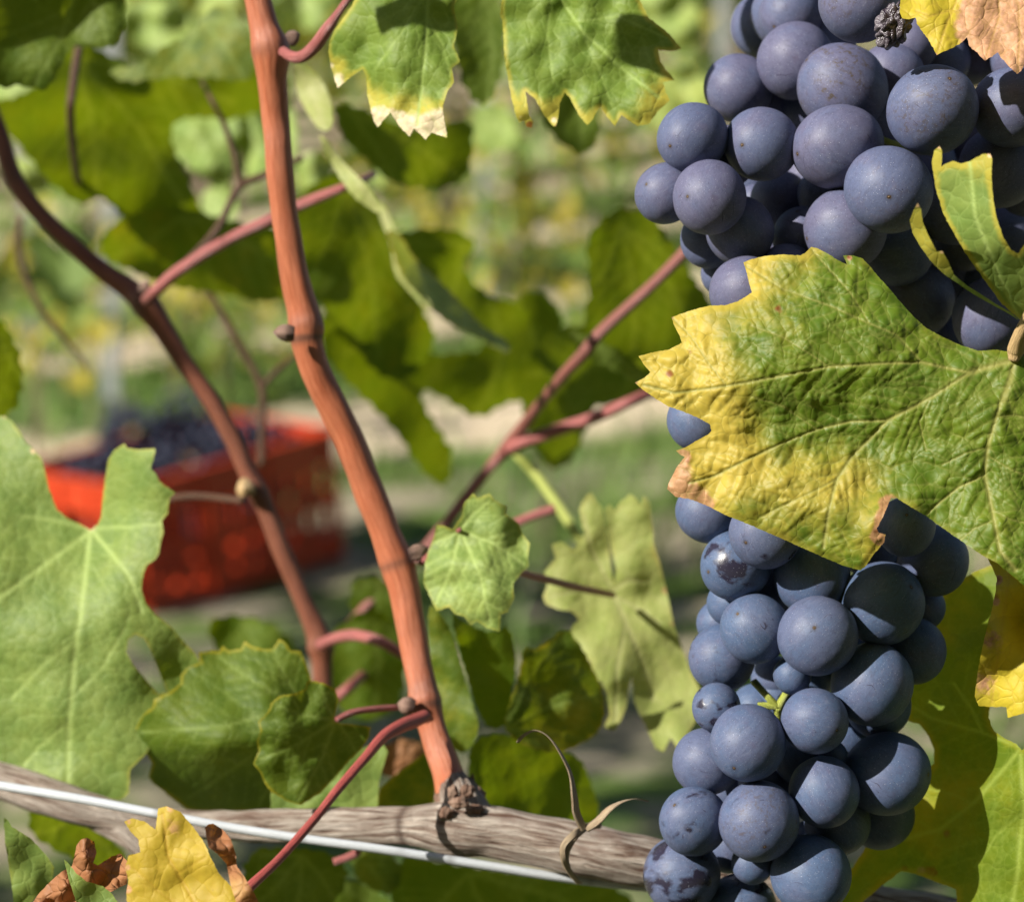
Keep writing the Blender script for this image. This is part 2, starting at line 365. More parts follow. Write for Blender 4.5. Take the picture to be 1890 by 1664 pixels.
def blade(name, outline, d, mat, parent=None, nrm=(0, 0, 1), ctrl=None, veins=(), junction=None, lobes=(), holes=(),
          step=8.0, edgeyel=0.0, edgew=14.0, edgebrn=0.0, yblobs=(), bblobs=(), rblobs=(), wave=0.0, wavel=60.0, cup=0.0, teeth=None,
          vw=3.0, jit=.4, yel0=0.0, brn0=0.0, seed=0, pucker=0.0, psp=30.0):
    if teeth: outline = serrate(outline, *teeth)
    bd = resample(outline, step, jit); nb = len(bd)
    bp = np.array(bd); mn, mx = bp.min(0), bp.max(0)
    xs = np.arange(mn[0], mx[0], step); ys = np.arange(mn[1], mx[1], step * .866)
    g = np.array([(x + (step / 2 if k % 2 else 0), y) for k, y in enumerate(ys) for x in xs])
    g = g + rng.normal(size=g.shape) * step * .06
    g = g[inside(g, bp)]
    hl = []
    for h in holes: hl.append(np.array(resample(h, step, 0)))
    db = dist_poly(g, [*bp, bp[0]]); g = g[db > step * .55]
    for h in hl:
        g = g[~inside(g, h)]; g = g[dist_poly(g, [*h, h[0]]) > step * .5]
    pts = [*bp]; edges = [(i, (i + 1) % nb) for i in range(nb)]
    for h in hl:
        s0 = len(pts); pts += [*h]; edges += [(s0 + i, s0 + (i + 1) % len(h)) for i in range(len(h))]
    allp = np.array(pts + [*g])
    r = delaunay_2d_cdt([Vector(p) for p in allp], edges, [list(range(nb))], 1, 1e-4)
    v2 = np.array([tuple(v) for v in r[0]]); tris = [tuple(f) for f in r[2]]
    cen = np.array([v2[list(f)].mean(0) for f in tris])
    keep = inside(cen, bp)
    for h in hl: keep &= ~inside(cen, h)
    tris = [f for f, k in zip(tris, keep) if k]
    c0 = bp.mean(0); mp = mmpx(d)
    X = (v2[:, 0] - c0[0]) * mp; Y = -(v2[:, 1] - c0[1]) * mp
    Z = -(nrm[0] * X + nrm[1] * Y) / nrm[2]
    if ctrl: Z = Z + rbf(ctrl, v2) * .001
    rad = np.hypot(v2[:, 0] - c0[0], v2[:, 1] - c0[1]) / (np.hypot(*(mx - mn)) / 2)
    Z += cup * .001 * rad ** 2
    ed = np.minimum.reduce([dist_poly(v2, [*bp, bp[0]])] + [dist_poly(v2, [*h, h[0]]) for h in hl])
    if wave:
        a = np.array([noise.noise(Vector((x / wavel, y / wavel, seed + 3.3))) for x, y in v2])
        Z += wave * .001 * a * 2
    # veins
    vl = list(veins)
    if junction is not None and not vl:
        jx, jy = junction
        for (tx, ty) in lobes:
            mxy = ((jx + tx) / 2 + (ty - jy) * .05, (jy + ty) / 2 - (tx - jx) * .05)
            vl.append([(jx, jy), mxy, (tx, ty)])
            for q in (.3, .45, .6, .75):
                bx, by = jx + (tx - jx) * q, jy + (ty - jy) * q; L = math.hypot(tx - jx, ty - jy) * (1 - q) * .75
                a0 = math.atan2(ty - jy, tx - jx)
                for sg in (-1, 1):
                    vl.append([(bx, by), (bx + math.cos(a0 + sg * .75) * L, by + math.sin(a0 + sg * .75) * L), None])
    vein = np.zeros(len(v2))
    for line in vl:
        w = vw
        if line[-1] is None: line = line[:-1]; w = vw * .6
        elif isinstance(line[-1], (int, float)): w = line[-1]; line = line[:-1]
        dd = dist_poly(v2, line); vein = np.maximum(vein, np.exp(-(dd / w) ** 2) * (1 if w >= vw * .8 else .6))
    Z -= vein * .00018
    vein2 = np.zeros(len(v2))
    if pucker:
        rr_ = random.Random(seed); side, cross = [], []
        for li, line in enumerate(vl):
            line = [q for q in line if isinstance(q, tuple)]
            L = [0.0]
            for a, b in zip(line[:-1], line[1:]): L.append(L[-1] + math.hypot(b[0] - a[0], b[1] - a[1]))
            t_ = psp * rr_.uniform(.4, .9); sg = rr_.choice((-1, 1))
            while t_ < L[-1]:
                k = max(i for i in range(len(L) - 1) if L[i] <= t_); f = (t_ - L[k]) / (L[k + 1] - L[k] + 1e-9)
                a, b = line[k], line[k + 1]; x, y = a[0] + (b[0] - a[0]) * f, a[1] + (b[1] - a[1]) * f
                a0 = math.atan2(b[1] - a[1], b[0] - a[0]) + sg * rr_.uniform(.75, 1.0); ln = rr_.uniform(70, 120) * (1 if li < 7 else .6)
                pts_ = [(x, y)]; st = ln / 6
                for q in range(6):
                    a0 -= sg * .05; x += math.cos(a0) * st; y += math.sin(a0) * st; pts_.append((x + rr_.gauss(0, 1), y + rr_.gauss(0, 1)))
                side.append(pts_); u = psp * .35
                for q in range(1, 7):
                    if rr_.random() < .85:
                        px_, py_ = pts_[q]; h_ = psp * rr_.uniform(.45, .85); s2 = rr_.choice((-1, 1)); ang = a0 + s2 * (1.57 + rr_.gauss(0, .3))
                        cross.append([(px_, py_), (px_ + math.cos(ang) * h_ * .5 + rr_.gauss(0, 2), py_ + math.sin(ang) * h_ * .5 + rr_.gauss(0, 2)), (px_ + math.cos(ang) * h_, py_ + math.sin(ang) * h_)])
                t_ += psp * rr_.uniform(.42, .75); sg = -sg
        d2 = np.full(len(v2), 1e9); d3 = d2.copy()
        def near(dst, lines):
            for ln_ in lines:
                q = np.array(ln_); lo = q.min(0) - 24; hi = q.max(0) + 24
                ix = np.where((v2[:, 0] > lo[0]) & (v2[:, 0] < hi[0]) & (v2[:, 1] > lo[1]) & (v2[:, 1] < hi[1]))[0]
                if len(ix): dst[ix] = np.minimum(dst[ix], dist_poly(v2[ix], ln_))
        near(d2, side); near(d3, cross)
        for line in vl: near(d2, [[q for q in line if isinstance(q, tuple)]])
        lowf = np.array([noise.noise(Vector((x / 34, y / 34, seed + 9.1))) for x, y in v2])
        fade = smooth(ed, 0, 14) * (.75 + .5 * lowf)
        Z += pucker * .001 * fade * (.6 * np.sqrt(smooth(d2, 0, 15)) + .4 * np.sqrt(smooth(d3, 0, 11)) + .35 * lowf)
        vein2 = np.maximum(np.exp(-(d2 / 1.9) ** 2), .6 * np.exp(-(d3 / 1.6) ** 2))
    depth = d - Z
    W = CAM + depth[:, None] * (FW + ((v2[:, 0] - 945) * K)[:, None] * RT + ((832 - v2[:, 1]) * K)[:, None] * UP)
    # faces towards the camera
    fl = []
    for f in tris:
        a, b, c = W[list(f)]
        fl.append(f if np.dot(np.cross(b - a, c - a), CAM - a) > 0 else f[::-1])
    o = mesh_obj(name, W, fl, mat, parent)
    def blob(bl, base):
        v = np.full(len(v2), base, float)
        for x, y, rr, val in bl: v += val * np.exp(-((v2[:, 0] - x) ** 2 + (v2[:, 1] - y) ** 2) / (rr * rr))
        return v
    fattr(o, 'yel', np.clip(blob(yblobs, yel0) + edgeyel * (1 - smooth(ed, 0, edgew)), 0, 1.4))
    fattr(o, 'brn', np.clip(blob(bblobs, brn0) + edgebrn * (1 - smooth(ed, 0, edgew * .6)), 0, 1.4))
    fattr(o, 'red', np.clip(blob(rblobs, 0), 0, 1.2)); fattr(o, 'vein', vein); fattr(o, 'vein2', vein2)
    vattr(o, 'lp', np.stack([X * 100, Y * 100, np.full(len(X), seed * 1.7)], 1))
    return o

# ------------------------------------------------------------------ tube builder
def catmull(pts, n=8):
    pts = np.asarray(pts, float); pp = np.vstack([2 * pts[0] - pts[1], pts, 2 * pts[-1] - pts[-2]]); out = []
    for i in range(1, len(pp) - 2):
        for q in range(n):
            t = q / n; a, b, c, e = pp[i - 1], pp[i], pp[i + 1], pp[i + 2]
            out.append(.5 * ((2 * b) + (-a + c) * t + (2 * a - 5 * b + 4 * c - e) * t * t + (-a + 3 * b - 3 * c + e) * t ** 3))
    out.append(pts[-1]); return np.array(out)
def tube(name, path, mat, parent=None, n=8, seg=20, rough=0.03, nodes=(), flat=1.0, seed=1, caps=True, ridges=0.0):
    """path: (px, py, depth, radius in px); nodes: (px, py, reach, strength)"""
    c = catmull(path, n); W = np.array([P(*q[:3]) for q in c]); rad = np.array([q[3] * mmpx(q[2]) for q in c])
    T = np.gradient(W, axis=0); T /= np.linalg.norm(T, axis=1)[:, None]
    nr = np.cross(T[0], -FW); nr /= np.linalg.norm(nr); V = []; tu = []; nod = []; Ls = 0.0
    for i in range(len(W)):
        if i: Ls += np.linalg.norm(W[i] - W[i - 1])
        nr = nr - T[i] * np.dot(nr, T[i]); nr /= np.linalg.norm(nr); bn = np.cross(T[i], nr)
        nv = 0
        for (nx, ny, rc, st) in nodes: nv = max(nv, st * math.exp(-((c[i][0] - nx) ** 2 + (c[i][1] - ny) ** 2) / (rc * rc)))
        for k in range(seg):
            a = 2 * math.pi * k / seg
            rr = rad[i] * (1 + rough * 2 * noise.noise(Vector((math.cos(a) * 1.3 + seed * 5, math.sin(a) * 1.3, Ls * 160)))
                           + ridges * noise.noise(Vector((math.cos(a) * 4 + seed, math.sin(a) * 4, Ls * 25))))
            V.append(W[i] + nr * math.cos(a) * rr + bn * math.sin(a) * rr * flat)
            tu.append((abs(k / seg - .5) * 2, Ls * 100 + seed * 3, 0)); nod.append(nv)
    F = []
    for i in range(len(W) - 1):
        for k in range(seg):
            k2 = (k + 1) % seg; F.append((i * seg + k, i * seg + k2, (i + 1) * seg + k2, (i + 1) * seg + k))
    if caps: F.append(tuple(range(seg))[::-1]); F.append(tuple((len(W) - 1) * seg + k for k in range(seg)))
    o = mesh_obj(name, V, F, mat, parent); vattr(o, 'tu', tu); fattr(o, 'nod', nod)
    bm = bmesh.new(); bm.from_mesh(o.data); bmesh.ops.recalc_face_normals(bm, faces=bm.faces); bm.to_mesh(o.data); bm.free()
    return o
def bud(name, x, y, d, r, ang, mat, parent, ln=1.6, seed=1):
    dx, dy = math.cos(ang), -math.sin(ang)
    return tube(name, [(x, y, d, r * .8), (x + dx * r * ln * .5, y + dy * r * ln * .5, d, r), (x + dx * r * ln, y + dy * r * ln, d, r * .75), (x + dx * r * ln * 1.35, y + dy * r * ln * 1.35, d, r * .12)], mat, parent, 6, 18, .22, ridges=.16, seed=seed, nodes=[(x, y, r * .9, .8)])

# ------------------------------------------------------------------ ground and far vineyard
BASE_D = 6.25
def ground_z(x, y):
    t = max(0.0, y - 6.0)
    k = min(1, max(0, (y - 4.5) / 4.0)); k = k * k * (3 - 2 * k)
    return 0.095 * t + .10 * max(-12, min(12, x + .7)) * k + 0.02 * noise.noise(Vector((x * .6, y * .6, 0))) - .035 * max(-1.5, min(1.5, (6.3 - y))) * 0
def ground():
    xs = np.concatenate([np.linspace(-250, -12, 14), np.linspace(-10, 10, 61), np.linspace(12, 250, 14)])
    ys = np.concatenate([np.linspace(-6, 2.5, 8), np.linspace(3, 26, 90), np.linspace(28, 400, 30)])
    V = [(x, y, ground_z(x, y)) for y in ys for x in xs]; n = len(xs)
    F = [(j * n + i, j * n + i + 1, (j + 1) * n + i + 1, (j + 1) * n + i) for j in range(len(ys) - 1) for i in range(n - 1)]
    t = NT('soil and grass strips'); p = t.n('ShaderNodeTexCoord').outputs['Object']
    s = t.n('ShaderNodeSeparateXYZ'); t.put(s.inputs[0], p)
    w = t.math('ADD', s.outputs[1], t.math('MULTIPLY', s.outputs[0], -.10))
    w = t.math('ADD', w, t.math('MULTIPLY', t.math('SUBTRACT', t.noise(p, .6, 4, .6), .5), 1.9))
    ph = t.math('FRACT', t.math('DIVIDE', t.math('ADD', w, 100 * 2.2 - 8.35 + .9), 2.2))
    band = t.math('MULTIPLY', t.ramp(ph, .08, .22), t.ramp(ph, .62, .50))        # 1 = bare earth
    near = t.ramp(s.outputs[1], 7.0, 7.6); band = t.math('MULTIPLY', band, near)
    patch = t.math('MULTIPLY', t.ramp(t.noise(p, 2.9, 4, .65), .43, .56), t.math('SUBTRACT', 1.0, near))
    e = t.math('MAXIMUM', band, t.math('MULTIPLY', patch, .9))
    n2 = t.noise(p, 14, 5, .65); n3 = t.noise(p, 3.0, 4, .6)
    earth = t.mix(t.ramp(n2, .3, .7), (.44, .35, .235), (.60, .50, .36)); earth = t.mix(t.math('MULTIPLY', t.math('SUBTRACT', 1.0, near), t.ramp(t.noise(p, 1.6, 3), .35, .6, .35, 1.0)), earth, t.mix(t.ramp(n2, .3, .7), (.16, .135, .10), (.27, .23, .175)))
    grass = t.mix(t.ramp(n3, .35, .65), (.045, .10, .018), (.11, .165, .035)); grass = t.mix(t.ramp(n2, .5, .75), grass, (.23, .24, .09))
    col = t.mix(e, grass, earth)
    m = t.done(t.bsdf(col, .95, t.bump(n2, .03), .1))
    o = mesh_obj('ground', V, F, m, origin=(0, 0, 0)); tag(o, 'grass and pale dry soil strips sloping up between the vine rows', None, None, 'structure')
ground()
def grass():
    t = NT('grass blades'); p = t.n('ShaderNodeTexCoord').outputs['Object']
    m = t.done(t.bsdf(t.mix(t.noise(p, 5, 3), (.05, .13, .02), (.17, .22, .05)), .6, None, .3))
    V, F = [], []
    for _ in range(9000):
        y = random.uniform(4.6, 13); x = random.uniform(-.235, .235) * y
        ph = ((y - .10 * x - 8.35 + .9) / 2.2) % 1
        if y > 7.2 and .05 < ph < .6 and random.random() < .96: continue
        if y < 7.2 and noise.noise(Vector((x * 1.5, y * 1.5, 5))) > .12: continue
        if -1.35 < x < -.2 and 5.0 < y < 7.0: continue
        z = ground_z(x, y); h = random.uniform(.04, .15); a = random.uniform(0, 6.28); l = random.uniform(.01, .07)
        dx, dy = math.cos(a), math.sin(a); w = random.uniform(.004, .009); b = len(V)
        V += [(x - dy * w, y + dx * w, z - .01), (x + dy * w, y - dx * w, z - .01), (x + dx * l * .5 + dy * w * .7, y + dy * l * .5 - dx * w * .7, z + h * .6), (x + dx * l * .5 - dy * w * .7, y + dy * l * .5 + dx * w * .7, z + h * .6), (x + dx * l * 1.4, y + dy * l * 1.4, z + h)]
        F += [(b, b + 1, b + 2, b + 3), (b + 3, b + 2, b + 4)]
    o = mesh_obj('grass', V, F, m, origin=(0, 0, 0)); tag(o, 'rough green grass growing between the vine rows', None, None, 'stuff')
grass()

def far_leaf_material():
    t = NT('far vine foliage'); v = t.attr('yel'); p = t.n('ShaderNodeTexCoord').outputs['Object']
    g = t.mix(t.noise(p, 3, 3), (.14, .25, .045), (.28, .36, .10)); col = t.mix(t.ramp(v, .72, .8), g, (.46, .38, .05)); col = t.mix(t.ramp(v, .95, .97), col, (.36, .17, .06))
    b = t.bsdf(col, .5, None, .4); tr = t.n('ShaderNodeBsdfTranslucent'); t.put(tr.inputs[0], t.mix(.5, col, (.25, .32, .01)))
    ms = t.n('ShaderNodeMixShader'); ms.inputs[0].default_value = .4; t.put(ms.inputs[1], b); t.put(ms.inputs[2], tr.outputs[0]); return t.done(ms.outputs[0])
M['far'] = far_leaf_material()
def leaf_cloud(n, ext, lo, size, seed):
    r = random.Random(seed); V, F, yl = [], [], []
    prof = [(0, -.1), (.35, -.45), (.55, -.1), (.42, .15), (.75, .45), (.35, .5), (.0, 1.0), (-.35, .5), (-.75, .45), (-.42, .15), (-.55, -.1), (-.35, -.45)]
    clumps = [(r.gauss(0, ext[0] * .5), r.gauss(0, ext[1] * .4), lo + r.random() ** 1.1 * ext[2]) for _ in range(16)]
    for _ in range(n):
        c = r.choice(clumps); c = (c[0] + r.gauss(0, .13), c[1] + r.gauss(0, .1), c[2] + r.gauss(0, .12)); s = size * r.uniform(.6, 1.2)
        rot = Matrix.Rotation(r.uniform(0, 6.28), 3, 'Z') @ Matrix.Rotation(r.gauss(1.1, .5), 3, 'X') @ Matrix.Rotation(r.gauss(0, .5), 3, 'Y') @ Matrix.Rotation(math.pi, 3, 'Z')
        b = len(V); y = r.random()
        V.append(tuple(Vector(c))); yl.append(y)
        for (px, py) in prof: V.append(tuple(Vector(c) + rot @ Vector((px * s, py * s, .25 * abs(px) * s)))); yl.append(y)
        k = len(prof); F += [(b, b + 1 + i, b + 1 + (i + 1) % k) for i in range(k)]
    return V, F, yl
PROTO = []
for sd in range(4):
    V, F, yl = leaf_cloud(330, (.62, .26, .95), .95, .085, sd)
    o = mesh_obj('foliage', V, F, M['far'], smooth=False, origin=(0, 0, 0)); fattr(o, 'yel', yl); PROTO.append(o.data); bpy.data.objects.remove(o)
bm = bmesh.new(); path = [(0, 0, -.1, .035), (.02, .01, .3, .028), (-.02, 0, .6, .024), (.01, 0, .9, .026), (.12, 0, 1.02, .016), (.5, 0, 1.05, .011)]
rings = []
for (x, y, z, r) in path: rings.append([bm.verts.new((x + r * math.cos(k * .785), y + r * math.sin(k * .785), z)) for k in range(8)])
for a, b in zip(rings[:-1], rings[1:]):
    for k in range(8): bm.faces.new((a[k], a[(k + 1) % 8], b[(k + 1) % 8], b[k]))
TR = bpy.data.meshes.new('trunk'); bm.to_mesh(TR); bm.free(); TR.materials.append(M['trunk'])
def far_vine(x, y, i, sc=1.0):
    e = empty('grapevine', (x, y, ground_z(x, y))); e.rotation_euler = (0, 0, random.uniform(-.3, .3)); e.scale = (sc, sc, sc)
    tag(e, 'leafy vine growing in a row on the slope far behind, out of focus', 'grapevine', 'vines in the rows on the slope behind')
    for nm, me in (('trunk', TR), ('foliage', PROTO[i % 4])):
        c = bpy.data.objects.new(nm, me); COL.objects.link(c); c.parent = e
i = 0
for r_, y0 in enumerate((10.55, 12.75, 14.95, 17.2, 19.4, 21.6, 24, 26.5, 29, 32)):
    wdt = .25 * y0; x = -wdt + random.uniform(0, .5)
    while x < wdt:
        gap = (y0 < 12 and .0 < x < 1.9)
        if not gap: far_vine(x, y0 + .10 * x + random.uniform(-.05, .05), i, random.uniform(.95, 1.12) * (1.0 if y0 < 16 else 1.15)); i += 1
        x += random.uniform(.75, 1.0)
# unseen next row, added behind the viewer to cut sky fill and bounce
for q in range(17):
    for zz, sc in ((0, 1.12), (.0, 1.2)):
        x = -4.2 + q * .52 + random.uniform(-.1, .1); e = empty('grapevine', (x, -1.35 + random.uniform(-.12, .12), ground_z(x, -1.35))); e.scale = (sc, sc, 1.0); e.rotation_euler = (0, 0, random.uniform(-.4, .4) + (3.14 if zz == 0 and q % 2 else 0))
        tag(e, 'unseen leafy vine of the next row, added behind the viewer to cut sky light', 'grapevine', 'unseen vines added behind the viewer')
        for nm, me in (('trunk', TR), ('foliage', PROTO[random.randrange(4)])):
            c = bpy.data.objects.new(nm, me); COL.objects.link(c); c.parent = e
# low leafy shoots with yellowing leaves beside the posts
for (px, py, y) in ((240, 470, 7.6), (75, 520, 8.4), (60, 440, 8.0), (175, 610, 8.3), (330, 470, 9), (720, 380, 8.8), (830, 390, 9.0), (20, 560, 7.8), (1010, 560, 6.4), (1180, 230, 10), (950, 250, 9), (690, 300, 9.5), (780, 400, 10.5), (905, 330, 12), (1000, 300, 13), (1090, 285, 12.5), (1150, 330, 14), (930, 430, 10), (1240, 300, 11), (860, 250, 11), (1060, 400, 11.5), (320, 590, 9), (420, 650, 8.6), (120, 560, 9.2), (1120, 500, 9), (930, 560, 8.7), (480, 560, 9.6)):
    c = P(px, py, y); z0 = ground_z(c[0], c[1])
    V, F, yl = leaf_cloud(30, (.14, .10, .18), max(.05, c[2] - z0 - .08), .065, int(px))
    e = empty('vine_shoot', (c[0], c[1], z0)); tag(e, 'low vine shoot with a few pale and yellow leaves, far out of focus', 'shoot', 'low shoots far behind')
    f = mesh_obj('foliage', np.array(V) + np.array(e.location), F, M['far'], e, False); fattr(f, 'yel', [min(.94, v + .15) for v in yl])
    h = c[2] - z0 + .1
    s = mesh_obj('stem', np.array([(-.006, 0, -.05), (.006, 0, -.05), (.004, .008, -.05), (-.03, 0, h), (-.022, 0, h), (-.026, .006, h)]) + np.array(e.location), [(0, 1, 4, 3), (1, 2, 5, 4), (2, 0, 3, 5)], M['trunk'], e, False)
for (vx, vy) in ((-1.95, 4.55), (-2.9, 5.75), (-1.75, 3.7), (-1.5, 3.0)): far_vine(vx, vy, i, 1.0); i += 1  # unseen vines added left of the frame to shade the nearer ground
def post(px, py, y, h, w, lean, label):
    c = P(px, py, y); z0 = ground_z(c[0], c[1]) - .1
    bm = bmesh.new()
    prof = [(-.5, -.35), (.5, -.35), (.5, .35), (.28, .35), (.28, -.1), (-.28, -.1), (-.28, .35), (-.5, .35)]
    a = [bm.verts.new((u * w, v * w, 0)) for u, v in prof]; b = [bm.verts.new((u * w + lean, v * w, h)) for u, v in prof]
    n = len(prof)
    for k in range(n): bm.faces.new((a[k], a[(k + 1) % n], b[(k + 1) % n], b[k]))
    bm.faces.new(b); me = bpy.data.meshes.new('vineyard_post'); bm.to_mesh(me); bm.free(); me.materials.append(M['metal'])
    o = bpy.data.objects.new('vineyard_post', me); COL.objects.link(o); o.location = (c[0], c[1], z0)
    tag(o, label, 'post', 'metal posts of the vine rows')
post(203, 800, 7.9, 2.0, .042, .03, 'grey metal post rising behind the red crate')
post(48, 610, 9.8, 2.0, .05, .05, 'grey metal post at the left edge, farther up the slope')
post(893, 520, 10.5, 2.0, .05, .0, 'pale metal post in the gap right of the orange cane')
post(1330, 420, 12.0, 2.1, .05, .0, 'pale metal post far behind the upper grape bunch')

# ------------------------------------------------------------------ red crate of grapes
def crate():
    c = P(372, 985, BASE_D); cx, cy = c[0], c[1]; z = ground_z(cx, cy)
    e = empty('plastic_crate', P(350, 1062, BASE_D + .12)); e.rotation_euler = (R(2), R(-8), R(47)); e.scale = (1.06,) * 3
    tag(e, 'red orange slotted plastic crate standing on the grass, filled with dark grapes', 'crate')
    LX, LY, H = .60, .40, .29
    def panel(L, ax, pos, nm, handle):
        bm = bmesh.new()
        def box(u0, u1, z0, z1, t0, t1):
            vs = []
            for z_ in (z0, z1):
                for (u, v) in ((u0, t0), (u1, t0), (u1, t1), (u0, t1)):
                    vs.append(bm.verts.new((u, pos + v, z_) if ax == 'x' else (pos + v, u, z_)))
            for f in ((3, 2, 1, 0), (4, 5, 6, 7), (0, 1, 5, 4), (1, 2, 6, 5), (2, 3, 7, 6), (3, 0, 4, 7)): bm.faces.new([vs[k] for k in f])
        h = L / 2; s = 1 if pos > 0 else -1; T = lambda a, b: (a * s, b * s) if s > 0 else (b * s, a * s)
        box(-h + .004, h - .004, .004, .045, *T(-.006, 0))
        box(-h + .003, h - .003, .125, .155, *T(-.006, 0))
        box(-h + .002, h - .002, .225, H - .004, *T(-.006, 0))
        n = 10 if L > .5 else 6
        for q in range(n + 1):
            u = -h + .018 + (L - .036) * q / n; wd = .016
            lo, hi = .045, .125; box(u - wd, u + wd, lo, hi, *T(-.005, -.001))
            if not (handle and .3 < q / n < .7): box(u - wd, u + wd, .155, .225, *T(-.005, -.001))
        for q in (-1, -.34, .34, 1):
            u = q * (h - .02); box(u - .012, u + .012, .0, H - .002, *T(.0005, .009))
        bmesh.ops.recalc_face_normals(bm, faces=bm.faces)
        me = bpy.data.meshes.new(nm); bm.to_mesh(me); bm.free(); me.materials.append(M['crate'])
        o = bpy.data.objects.new(nm, me); COL.objects.link(o); o.parent = e
    panel(LX, 'x', -LY / 2, 'side_panel', False); panel(LX, 'x', LY / 2, 'side_panel', False)
    panel(LY - .016, 'y', -LX / 2, 'end_panel', True); panel(LY - .016, 'y', LX / 2, 'end_panel', True)
    bm = bmesh.new()
    def rbox(x0, x1, y0, y1, z0, z1):
        vs = [bm.verts.new((x, y, z_)) for z_ in (z0, z1) for (x, y) in ((x0, y0), (x1, y0), (x1, y1), (x0, y1))]
        for f in ((3, 2, 1, 0), (4, 5, 6, 7), (0, 1, 5, 4), (1, 2, 6, 5), (2, 3, 7, 6), (3, 0, 4, 7)): bm.faces.new([vs[k] for k in f])
    a, b = LX / 2, LY / 2
    rbox(-a - .012, a + .012, -b - .012, -b + .006, H - .003, H + .012); rbox(-a - .012, a + .012, b - .006, b + .012, H - .003, H + .012)
    rbox(-a - .012, -a + .006, -b + .006, b - .006, H - .003, H + .012); rbox(a - .006, a + .012, -b + .006, b - .006, H - .003, H + .012)
    me = bpy.data.meshes.new('rim'); bm.to_mesh(me); bm.free(); me.materials.append(M['crate']); o = bpy.data.objects.new('rim', me); COL.objects.link(o); o.parent = e
    bm = bmesh.new(); rbox(-a + .01, a - .01, -b + .01, b - .01, .008, .016); me = bpy.data.meshes.new('bottom'); bm.to_mesh(me); bm.free(); me.materials.append(M['crate']); o = bpy.data.objects.new('bottom', me); COL.objects.link(o); o.parent = e
    bpy.context.view_layer.update(); mw = e.matrix_world.copy()
    sph = bmesh.new(); bmesh.ops.create_icosphere(sph, subdivisions=2, radius=1); sv = [v.co.copy() for v in sph.verts]; sf = [[v.index for v in f.verts] for f in sph.faces]; sph.free()
    k = 0
    for (bx, by, bz, hh) in ((-.2, -.09, .17, .09), (-.05, -.1, .2, .10), (.1, -.09, .21, .10), (.21, -.08, .17, .09), (-.2, .08, .17, .09), (-.05, .09, .23, .12), (.1, .08, .2, .11), (.2, .09, .18, .09), (-.12, .0, .25, .10), (.05, .01, .27, .11), (.22, -.11, .1, .12), (.22, .0, .12, .12), (.12, -.11, .1, .12), (.24, .1, .1, .1), (-.15, .04, .06, .09), (.1, .0, .06, .09), (.0, -.1, .07, .08)):
        V, F = [], []
        for _ in range(60):
            r_ = random.uniform(.0075, .0095); q = Vector((random.gauss(0, 1), random.gauss(0, 1), random.gauss(0, 1))).normalized() * random.uniform(.75, 1.0)
            q = Vector((q.x * .085, q.y * .07, q.z * hh * .7)); ctr = Vector((bx, by, bz)) + q
            ctr.x = max(-.285, min(.285, ctr.x)); ctr.y = max(-.185, min(.185, ctr.y)); ctr.z = max(.03, ctr.z + .085)
            b0 = len(V); V += [tuple(mw @ (ctr + v * r_ * 1.3)) for v in sv]; F += [[i_ + b0 for i_ in f] for f in sf]
        o = mesh_obj('grape_bunch', V, F, M['crategrape']); tag(o, 'dark blue grape bunch heaped with others inside the red crate', 'grapes', 'bunches heaped in the red crate')
crate()

